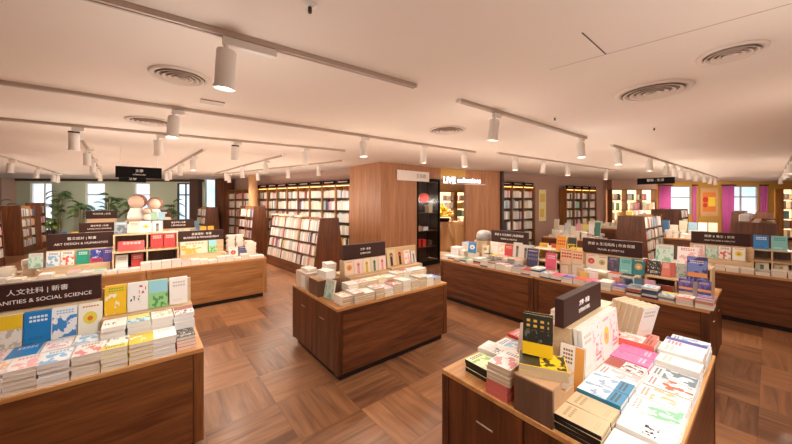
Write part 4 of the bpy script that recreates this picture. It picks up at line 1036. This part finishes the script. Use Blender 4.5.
mb = MB(); mb.tube((0, 0, .14), (0, 0, .46), .005, n=8); mb.build('cord', M['black'], t)
for x, z, h, w, c, lab in ((5.80, .5, .22, .12, 'red', 'red box on the lowest shelf of the glass case, left'), (6.00, .5, .2, .12, 'red', 'red box on the lowest shelf of the glass case, middle'), (6.24, .5, .16, .14, 'brown', 'dark box on the lowest shelf of the glass case'),
                       (5.80, .95, .14, .12, 'kraft', 'tan box on the middle shelf of the glass case, left'), (6.05, .95, .10, .18, 'white_metal', 'pale flat box on the middle shelf of the glass case'), (6.25, 1.45, .2, .14, 'page2', 'cream box on the top shelf of the glass case')):
    t = thing('gift_box', lab, 'box', (x, 6.18, z+.001), 0, 'boxes in the glass case')
    mb = MB(); mb.box(-w/2, w/2, -.08, .08, 0, h*.8); mb.build('base', M[c], t)
    mb = MB(); mb.box(-w/2-.004, w/2+.004, -.084, .084, h*.8, h); mb.build('lid', M[c], t)
t = thing('banner', 'long white banner above the glass case', 'banner', (5.41, 5.90, 2.30), rad(.9))
mb = MB(); mb.box(-.57, .57, -.012, .012, 0, .26); mb.build('board', plain('banner_white', 'efe6dc', .6), t)
lettering(t, '文具館 ·', .11, (.30, -.0136, .13), (rad(90), 0, 0), plain('banner_grey', '8a7a70', .6), .42)
t = thing('shop_sign', 'lit white lettered sign over the shop opening', 'sign', (7.28, 5.70, 2.27), rad(-13))
mb = MB(); mb.box(-.78, .78, .006, .022, .0, .02); mb.build('rail', M['white_metal'], t)
WL = plain('sign_lit_white', 'ffffff', .5, emit='f4f4ff', estr=3)
lettering(t, 'LIVE', .2, (-.56, 0, .105), (rad(90), 0, 0), WL, .42, .007)
lettering(t, 'collections', .2, (.16, 0, .115), (rad(90), 0, 0), WL, .88, .002)
wall_seg('wall_shop_back', (6.2,9.6), (11.5,8.6), 0, CH, plain('shop_wall', 'cfa56a', .7), .1, 1)
wall_seg('wall_shop_side', (6.3,6.55), (6.3,9.6), 0, CH, plain('shop_wall_side', 'b98d5c', .7), .1, 1)
mb = MB(); mb.prism([(6.55,6.02),(7.45,5.86),(8.6,5.75),(11.4,8.6),(6.3,9.5)], 0, .004, 'z'); struct('floor_shop', mb, plain('shop_tile', 'cdb08c', .5))
M['pale_wood'] = wood('pale_cabinet_wood', 'c9965f', 'e3bb88', 'z')
t = thing('wood_cabinet', 'pale wood cabinet inside the shop opening', 'cabinet', (8.35, 7.35, .004), rad(-40))
mb = MB(); mb.box(-.8, .8, -.25, .25, 0, 1.05); mb.build('body', M['pale_wood'], t, bevel=.004)
for x0 in (-.78, -.26, .27):
    mb = MB(); mb.box(x0, x0+.5, -.262, -.2505, .06, .98); d = mb.build('door', M['pale_wood'], t, bevel=.003)
    mb = MB(); mb.box(x0+.23, x0+.27, -.27, -.2625, .9, .92); mb.build('pull', M['black'], d)
t = thing('flower_display', 'yellow flowers massed on the cabinet in the shop opening', 'flowers', (8.18, 7.40, 1.0545), 0)
mb = MB(); mb.lathe([(.001, 0), (.22, 0), (.26, .12), (.001, .12)], 20); mb.build('basket', M['black'], t)
mb = MB(); r2 = random.Random(5)
for k in range(70):
    a = r2.uniform(0, 6.28); q = r2.uniform(0, .5); mb.ball((q*math.cos(a), q*math.sin(a)*.6, .17+.42*(1-q*1.5)*r2.uniform(.3, 1)), r2.uniform(.035, .06), 8)
mb.build('blossoms', plain('yellow_blossom', 'e8b520', .6), t, smooth=True)
for s, lab in ((.7, 'lit shelf unit at the back of the shop, left'), (2.0, 'lit shelf unit at the back of the shop, middle'), (3.2, 'lit shelf unit at the back of the shop, right'), (4.25, 'lit shelf unit at the back of the shop, rightmost')):
    d = Vector((5.3, -1.0)).normalized(); q = Vector((6.2, 9.6))+d*s; q = q+Vector((d.y, -d.x))*.32
    wall_case(q.x, q.y, math.atan2(d.y, d.x), .95, lab, H=2.2, shelves=6, header=False, lit=True, tm=(.03, .09), fill=.55, group='shelf units at the back of the shop')

# ------------------------------------------------------------------ hanging boards
def hanging(x, y, z, ln, yaw, lines, label):
    t = thing('hanging_sign', label, 'sign', (x, y, z), yaw, 'black boards hung from the ceiling')
    mb = MB(); mb.box(-ln/2, ln/2, -.02, .02, 0, .2); mb.build('board', M['black'], t)
    for s in (-1, 1):
        mb = MB(); mb.tube((s*ln*.4, 0, .2), (s*ln*.4, 0, CH-z), .005, n=8); mb.build('rod', M['white_metal'], t)
    for s, zc, size, fit in lines: lettering(t, s, size, (0, -.0216, zc), (rad(90), 0, 0), M['ink'], fit)
hanging(-.11, 7.2, 2.18, .64, 0, [('文學', .125, .06, .11), ('LITERATURE', .06, .03, .17)], 'near black board hung above the second row left')
hanging(-.39, 14.0, 2.44, .72, 0, [('文學', .11, .07, .2)], 'further small black board hung before the left windows')
hanging(12.5, 2.30, 2.32, .92, rad(-90), [('藝術 · 生活', .12, .09, .42)], 'black board hung before the right window wall')

# ------------------------------------------------------------------ tracks and spotlights
def track(a, b, label):
    a, b = Vector(a), Vector(b); d = b-a
    t = thing('lighting_track', label, 'light track', (a.x, a.y, CH), math.atan2(d.y, d.x), 'ceiling lighting tracks')
    L_ = d.length
    mb = MB(); mb.box(0, L_, -.022, -.006, -.032, -.0005); mb.box(0, L_, .006, .022, -.032, -.0005); mb.box(0, L_, -.006, .006, -.012, -.0005); mb.build('rail', M['rail'], t)
    mb = MB(); mb.box(.05, L_-.05, -.006, .006, -.016, -.0125); mb.build('conductor_slot', M['groove'], t)
    for x0, x1 in ((-.012, -.0005), (L_+.0005, L_+.012)):
        mb = MB(); mb.box(x0, x1, -.024, .024, -.034, -.0005); mb.build('end_cap', M['white_metal'], t)
SPOT_E = 75
FILL_E = 15
_sp = None
def spot(x, y, aim, label, e=1.0, size=78, cool=False, ring=False, fill_gain=1.0):
    """track spotlight hanging below the rail at x,y; aim is the floor point it looks at"""
    t = thing('track_spotlight', label, 'spotlight', (x, y, CH-.034), 0, 'white track spotlights')
    d = Vector((aim[0]-x, aim[1]-y, aim[2]-(CH-.3))).normalized()
    yaw = math.atan2(aim[1]-y, aim[0]-x)
    mb = MB(); mb.box(-.02, .27 if y < 2 and x < 1 else .09, -.018, .018, -.045, 0); o = mb.build('adapter', M['white_metal'], t, bevel=.002); o.rotation_euler = (0, 0, rad(-4))
    mb = MB(); mb.tube((0, 0, -.045), (0, 0, -.085), .014, n=12); mb.build('stem', M['white_metal'], t)
    c = Vector((0, 0, -.085)); dh = Vector((d.x, d.y, 0)).normalized()*.11+Vector((0, 0, -1)); q = Vector((0, 0, -1)).rotation_difference(dh.normalized())
    ql = Vector((0, 0, -1)).rotation_difference(d)
    h = MB(); r = .052
    prof = [(.001, .012), (r*.9, .012), (r, 0), (r, -.19), (r*1.13, -.192), (r*1.13, -.205), (r*.95, -.205), (r*.86, -.185)]
    h.lathe(prof, 26); o = h.build('housing', M['white_metal'], t, smooth=False)
    o.rotation_mode = 'QUATERNION'; o.rotation_quaternion = q; o.location = c
    h = MB(); h.tube((0, 0, -.192), (0, 0, -.186), r*.9, n=26); l = h.build('lens', M['lens_cool' if cool else 'lens'], o)
    if ring:
        h = MB(); h.tube((0, 0, .013), (0, 0, .03), r*1.0, n=26); h.build('collar', M['black'], o)
    ld = bpy.data.lights.new('spot_lamp', 'SPOT'); ld.energy = SPOT_E*e; ld.color = (1, .87, .745) if not cool else (1, .95, .9)
    ld.spot_size = rad(size); ld.spot_blend = .85; ld.shadow_soft_size = .045
    lo = bpy.data.objects.new('spot_lamp', ld); COL.objects.link(lo); lo.parent = t; lo.location = c+dh.normalized()*.20; lo.rotation_mode = 'QUATERNION'; lo.rotation_quaternion = ql
    if fill_gain:  # unseen point light added in mid-air below the lamp to brighten the ceiling
        gd = bpy.data.lights.new('ceiling_fill', 'POINT'); gd.energy = FILL_E*fill_gain; gd.color = ld.color; gd.shadow_soft_size = .10
        go = bpy.data.objects.new('ceiling_fill', gd); COL.objects.link(go); go.parent = o; go.location = (0, 0, -.80)
    return t
track((-.5, 2.02), (1.71, 1.85), 'long track over the middle aisle, nearest the camera')
track((2.28, 1.85), (5.06, 1.74), 'track with two spotlights in the middle of the ceiling')
track((-1.8, 3.93), (4.85, 3.56), 'long track from the left edge to the timber corner')
track((-2.2, 5.71), (2.85, 5.0), 'third long track on the left ceiling')
track((5.3, 3.35), (11.1, 2.90), 'track above the shop side of the LIFESTYLE counters')
track((6.05, 1.68), (17.3, 1.31), 'very long track running to the right windows')
track((-.77, 6.55), (-1.16, 13.7), 'track running from the third track to the left windows')
track((.8, 6.5), (.45, 11.6), 'short track over the aisle end of the second row')
track((2.15, 6.29), (1.76, 11.6), 'track over the aisle beside the long slanted bookcase')
track((3.5, 6.23), (1.8, 12.4), 'track along the shelf wall')
track((10.0, -.30), (19.0, -.25), 'track at the far right edge of the ceiling')
track((-2.36, 9.0), (-2.3, 15.0), 'track above the bookcases at the left edge')
track((-.6, -.35), (5.2, -.45), 'added unseen track above and behind the nearest right island')  # out-of-view track, added to carry extra lamps for the nearest island
SPOTS = [
 # x, y, aim, energy, cool, ring, label
 (.35, 1.955, (.0, 2.9, .8), 1.0, 1, 0, 'large spotlight nearest the camera, over the HUMANITIES counter'),
 (2.83, 1.83, (2.3, 3.1, .8), 1.0, 0, 0, 'spotlight at the left of the pair in mid ceiling'),
 (4.91, 1.75, (4.5, 1.2, .8), 1.1, 1, 0, 'spotlight at the right of the pair in mid ceiling'),
 (.21, 3.82, (-.3, 3.2, .8), .8, 0, 0, 'spotlight on the second track, left of the black board'),
 (2.41, 3.70, (2.2, 3.0, .8), .9, 0, 0, 'spotlight above the middle island, second track'),
 (4.54, 3.58, (4.5, 3.0, .8), 1.0, 0, 0, 'spotlight at the end of the second track by the timber corner'),
 (-.71, 5.50, (-.7, 6.3, .8), 1.0, 0, 1, 'spotlight with black collar at the left of the third track'),
 (.12, 5.38, (.2, 6.3, .8), .9, 1, 0, 'spotlight with bright lens on the third track'),
 (1.06, 5.25, (.9, 6.3, .8), 1.0, 0, 1, 'spotlight with black collar at the right of the third track'),
 (2.12, 5.10, (2.9, 7.2, .8), 1.1, 0, 0, 'spotlight on the third track aimed at the slanted bookcase'),
 (5.85, 3.31, (4.8, 2.6, .8), 1.0, 0, 0, 'first spotlight on the track above the LIFESTYLE counters'),
 (8.0, 3.14, (7.2, 2.6, .8), 1.0, 0, 0, 'second spotlight on the track above the LIFESTYLE counters'),
 (10.2, 2.97, (9.7, 3.4, .8), 1.0, 0, 0, 'third spotlight on the track above the LIFESTYLE counters'),
 (6.35, 1.67, (4.9, .9, .8), 1.0, 0, 0, 'first spotlight of the long right track'),
 (8.2, 1.61, (7.2, .7, .8), 1.2, 0, 0, 'second spotlight of the long right track'),
 (9.6, 1.56, (10.0, 2.1, .8), .9, 0, 0, 'third spotlight of the long right track'),
 (10.3, 1.54, (10.8, .5, .8), .9, 0, 0, 'fourth spotlight of the long right track'),
 (11.1, 1.51, (12.2, 1.8, .8), 1.0, 0, 0, 'fifth spotlight of the long right track'),
 (12.0, 1.48, (12.3, 1.2, .8), 1.0, 0, 0, 'sixth spotlight of the long right track'),
 (13.2, 1.44, (13.8, 2.6, .8), 1.0, 0, 0, 'seventh spotlight of the long right track'),
 (14.4, 1.40, (15.0, .6, .8), 1.0, 0, 0, 'eighth spotlight of the long right track'),
 (15.7, 1.36, (17.9, 3.3, 1.4), 3.0, 0, 0, 'ninth spotlight of the long right track'),
 (16.8, 1.32, (19.9, 2.0, 1.4), 4.5, 0, 0, 'last spotlight of the long right track'),
 (-.82, 7.6, (-.8, 9.2, .8), .9, 0, 0, 'first spotlight on the track running to the left windows'),
 (-.92, 9.3, (-.8, 9.8, .8), .9, 0, 0, 'second spotlight on the track running to the left windows'),
 (-1.02, 11.2, (-.9, 12.6, .8), .9, 0, 0, 'third spotlight on the track running to the left windows'),
 (.73, 7.5, (.8, 6.8, .8), .8, 0, 0, 'first spotlight on the short aisle track'),
 (.62, 9.1, (.6, 9.8, .8), .9, 0, 0, 'second spotlight on the short aisle track'),
 (.5, 10.9, (.6, 12.6, .8), .9, 0, 0, 'third spotlight on the short aisle track'),
 (2.07, 7.2, (3.0, 7.6, .7), 1.0, 0, 0, 'first spotlight beside the long slanted bookcase'),
 (1.95, 8.9, (2.8, 9.2, .7), 1.0, 0, 0, 'second spotlight beside the long slanted bookcase'),
 (1.85, 10.4, (2.5, 11.0, .7), 1.0, 0, 0, 'third spotlight beside the long slanted bookcase'),
 (3.28, 7.05, (4.1, 8.0, 1.5), .8, 0, 0, 'first spotlight along the shelf wall'),
 (2.95, 8.25, (3.7, 9.2, 1.5), .8, 0, 0, 'second spotlight along the shelf wall'),
 (2.56, 9.7, (3.4, 10.6, 1.5), .8, 0, 0, 'third spotlight along the shelf wall'),
 (2.1, 11.35, (2.9, 12.2, 1.5), .8, 0, 0, 'fourth spotlight along the shelf wall'),
 (11.5, -.30, (9.0, .1, .8), 1.0, 0, 0, 'first spotlight of the track at the far right edge'),
 (13.0, -.29, (12.4, .8, .8), 1.0, 0, 0, 'second spotlight of the track at the far right edge'),
 (14.6, -.28, (15.2, .1, .8), 1.0, 0, 0, 'third spotlight of the track at the far right edge'),
 (17.6, -.25, (21.5, 1.0, 1.4), 4.0, 0, 0, 'last spotlight of the track at the far right edge'),
 (-1.12, 13.0, (-1.6, 17.5, 1.4), 3.0, 0, 0, 'added wall-wash spotlight ending the track running to the left windows'),  # this and the next two: added to brighten the far left window wall
 (.46, 11.5, (.6, 16.0, 1.4), 3.0, 0, 0, 'added wall-wash spotlight ending the short aisle track'),
 (-2.3, 14.95, (-2.8, 18.6, 1.4), 2.4, 0, 0, 'added wall-wash spotlight above the bookcases at the left edge'),
 (3.55, 3.63, (4.9, 5.9, 1.6), 1.0, 0, 0, 'added spotlight on the second track washing the timber wall'),  # this and the next: added to brighten the timber cladding
 (6.9, 3.22, (7.6, 5.7, 1.5), 1.4, 0, 0, 'added spotlight washing the timber panel right of the opening'),
 (-2.34, 10.6, (-3.2, 12, .8), .8, 0, 0, 'first spotlight above the bookcases at the left edge'),
 (-2.32, 12.6, (-3.2, 13, .8), .8, 0, 0, 'second spotlight above the bookcases at the left edge'),
 (-2.31, 14.4, (-3.2, 16, .8), .8, 0, 0, 'third spotlight above the bookcases at the left edge'),
 (1.2, -.37, (1.9, .4, .8), 1.0, 1, 0, 'added unseen spotlight above the near edge of the nearest right island'),  # from here on: out-of-view lamps added to light the nearer counters
 (2.3, -.39, (2.3, .4, .8), 1.2, 1, 0, 'added unseen spotlight above the far part of the nearest right island'),
 (4.4, -.42, (4.6, .9, .8), 1.0, 0, 0, 'added unseen spotlight above the purple book end of the LIFESTYLE counter'),
 (.2, -.36, (1.4, .9, .5), .6, 0, 0, 'added unseen spotlight behind the camera on the nearest track'),
]
for x, y, aim, e, cool, ring, lab in SPOTS: spot(x, y, aim, lab, e, 84, bool(cool), bool(ring))
# lamps of the shop beyond the opening
for x, y in ((7.6, 7.2), (9.0, 7.6)):
    spot(x, y, (x+.1, y+.3, .8), 'spotlight inside the shop opening, %s' % ('left' if x < 8 else 'right'), 3.5, 120)

# ------------------------------------------------------------------ vents, sprinklers
def vent(x, y, r, label):
    t = thing('ceiling_vent', label, 'air vent', (x, y, CH), 0, 'round ceiling air vents')
    mb = MB(); mb.lathe([(r*.80, -.001), (r*.82, -.012), (r*.97, -.014), (r, -.001)], 40); mb.build('flange', M['vent_ring'], t, smooth=True)
    mb = MB(); mb.tube((0, 0, -.004), (0, 0, -.0012), r*.8, n=40); mb.build('cavity', M['cavity'], t)
    for k, q in enumerate((.66, .48, .30, .13)):
        mb = MB(); mb.lathe([(r*q, -.006), (r*(q+.05), -.02), (r*(q+.11), -.024), (r*(q+.11), -.021), (r*(q+.05), -.014), (r*(q+.01), -.005)], 36); mb.build('ring', M['vent_ring'], t, smooth=True)
vent(.20, 2.87, .20, 'round vent beside the large spotlight'); vent(.04, 4.71, .25, 'round vent on the left between two tracks')
vent(3.13, 2.75, .25, 'round vent near the middle of the ceiling'); vent(3.42, .65, .27, 'large round vent on the right ceiling'); vent(2.94, .16, .165, 'round vent nearest the right edge')
for x, y, lab in ((.62, 1.43, 'sprinkler near the top edge of the ceiling'), (3.6, 1.55, 'small sprinkler right of the pair of spotlights'), (5.1, .95, 'small sprinkler beyond the large round vent')):
    t = thing('ceiling_sprinkler', lab, 'sprinkler', (x, y, CH), 0, 'ceiling sprinklers')
    mb = MB(); mb.lathe([(.001, -.012), (.02, -.012), (.035, -.001), (.001, -.001)], 20); mb.build('rosette', M['white_metal'], t)
    mb = MB(); mb.tube((0, 0, -.04), (0, 0, -.0125), .009, n=10); mb.build('head', M['groove'], t)
t = thing('ceiling_plate', 'small rectangular cover plate by the second track', 'cover plate', (.49, 3.42, CH), rad(-4))
mb = MB(); mb.box(-.10, .10, -.06, .06, -.012, -.0005); mb.build('plate', M['rail'], t, bevel=.002)

# ------------------------------------------------------------------ fill books on the further counters and racks
def strew(x0, x1, y0, y1, z, n, long='x', pale=.7, nmax=6, rot=0):
    """small piles and standing books over a counter top"""
    for i in range(n):
        x, y = R.uniform(x0, x1), R.uniform(y0, y1)
        for k in range(R.randint(1, nmax)): sbook_flat(x, y, z+k*.0242, rot+R.uniform(-3, 3), .125, .185, .0235, rc(pale))
def grid_piles(x0, x1, y0, y1, z, rot, pale=.7, nmax=5, dx=.14, dy=.20):
    nx, ny = int((x1-x0)/dx), int((y1-y0)/dy)
    for i in range(nx):
        for j in range(ny):
            n = R.randint(0, nmax)
            for k in range(n): sbook_flat(x0+dx*(i+.5), y0+dy*(j+.5), z+k*.0242, rot, min(dx, dy)*.9 if dx < dy else dx*.9, max(dx, dy)*.93, .0235, rc(pale))
Z1 = .7205
for yc in (9.9, 13.0):
    grid_piles(-1.5, -.43, yc-.52, yc-.22, Z1, 0); grid_piles(.33, 1.45, yc-.52, yc-.22, Z1, 0)
    grid_piles(-1.5, 1.4, yc+.22, yc+.52, Z1, 0)
    for x in [-1.05+.15*i for i in range(5)]+[.36+.15*i for i in range(5)]: sbook_lean(x, yc-.09, .8415, -90, 7, .13, .19, .022, rc(.5))
    for x in [-1.45, -1.25, 1.2, 1.38]: sbook_lean(x, yc-.02, Z1, -90, 9, .14, .36, .03, R.choice((8, 11, 10, 4)))
for k, c in enumerate((14, 12)): sbook_lean(.12+.16*k, 9.66, 1.301 if False else 1.3005, -90, 10, .14, .2, .022, c)
for c in range(2):
    for tz in (.72, 1.02): 
        for q in range(2): sbook_lean(-.32+.34*c+.15*q, 9.70, tz+.0015, -90, 10, .13, .2, .022, rc(.5))
# back halves of the nearer counters
grid_piles(4.93, 5.27, .42, 2.0, Z1, 90, .4, 9, dx=.17, dy=.135); grid_piles(4.93, 5.27, 2.1, 3.5, Z1, 90, .35, 13, dx=.17, dy=.135)
for y in [2.45+.135*i for i in range(5)]+[1.02+.135*i for i in range(5)]: sbook_lean(4.82, y, .8615, 0, 8, .125, .19, .022, rc(.4))
for y in (1.75, 1.9, 2.1, 2.22, 3.25, 2.28): 
    sbook_lean(4.86, y, Z1, 180, 10, .13, R.uniform(.35, .46), .03, R.choice((5, 8, 0, 9, 13)))
grid_piles(4.50, 4.66, .95, 1.75, Z1, -90, .4, 1, .13, .135) if False else None
grid_piles(7.30, 7.72, -.35, 1.2, Z1, 90, dx=.19, dy=.135); grid_piles(6.7, 7.7, -1.9, -.5, Z1, 90, dx=.19, dy=.135)
for y in (1.0, 1.12, 1.24): sbook_lean(7.1, y, Z1, 180, 10, .12, .28, .03, rc(.5))
grid_piles(9.2, 10.2, 3.0, 4.25, Z1, 90, dx=.19, dy=.14, nmax=9, pale=.55)
for y in [3.05+.16*i for i in range(8)]: sbook_lean(9.75, y, Z1, 180, 10, .14, R.uniform(.3, .55), .03, rc(.5))
grid_piles(11.7, 12.6, .95, 2.55, Z1, 90, dx=.19, dy=.14, nmax=9, pale=.7)
for y in [1.0+.2*i for i in range(8)]: sbook_lean(12.1, y, Z1, 180, 10, .18, R.uniform(.35, .55), .03, rc(.6))
grid_piles(11.65, 12.6, 3.05, 3.9, .9005, 90, dx=.19, dy=.14, nmax=9, pale=.95)
for (x, y, z, L_) in ((9.5, 2.22, 1.401, 1.8), (8.5, .17, 1.381, 2.2)):
    spines((x+.3, y+.08), (1, 0, 0), L_-.3, z, (0, -1, 0), .14, .12, .6, .05, .12, .5)
spines((2.9, 6.6), (-.08, 1, 0), 2.4, 1.381, (-1, -.08, 0), .16, .05, .7, .12, .2, .8)
# behind the riser of the front left, middle and nearest counters
grid_piles(-1.28, .28, 3.34, 3.66, Z1, 0); grid_piles(1.75, 2.9, 3.42, 3.74, Z1, 0)
grid_piles(2.36, 2.9, .98, 1.25, Z1, 0, dx=.14, dy=.2); grid_piles(-1.5, 1.6, 6.75, 7.0, Z1, 0)
for y in (3.0, 3.08): pass
o = obj('books', ST.mesh('books', STUFF_M)); tag(o, 'the many smaller books on the further shelves, racks and counters', 'books', kind='stuff')
print('INDIVIDUAL BOOKS', NB, 'stuff faces', len(ST.f))

# ------------------------------------------------------------------ daylight beyond the windows
W = bpy.data.worlds.new('sky'); S.world = W; W.use_nodes = True
nt = W.node_tree; bg = nt.nodes['Background']
tc = nt.nodes.new('ShaderNodeTexCoord'); nz = nt.nodes.new('ShaderNodeTexNoise'); nz.inputs['Scale'].default_value = 5; nz.inputs['Detail'].default_value = 4
cr = nt.nodes.new('ShaderNodeValToRGB'); cr.color_ramp.elements[0].position = .4; cr.color_ramp.elements[0].color = srgb('b8d4ea'); cr.color_ramp.elements[1].position = .6; cr.color_ramp.elements[1].color = srgb('f6faff')
nt.links.new(tc.outputs['Generated'], nz.inputs['Vector']); nt.links.new(nz.outputs['Fac'], cr.inputs['Fac']); nt.links.new(cr.outputs['Color'], bg.inputs['Color'])
bg.inputs['Strength'].default_value = 1.5
S.cycles.use_denoising = True
S.cycles.max_bounces = 8; S.cycles.diffuse_bounces = 5
S.cycles.caustics_reflective = False; S.cycles.caustics_refractive = False
S.cycles.sample_clamp_indirect = 4
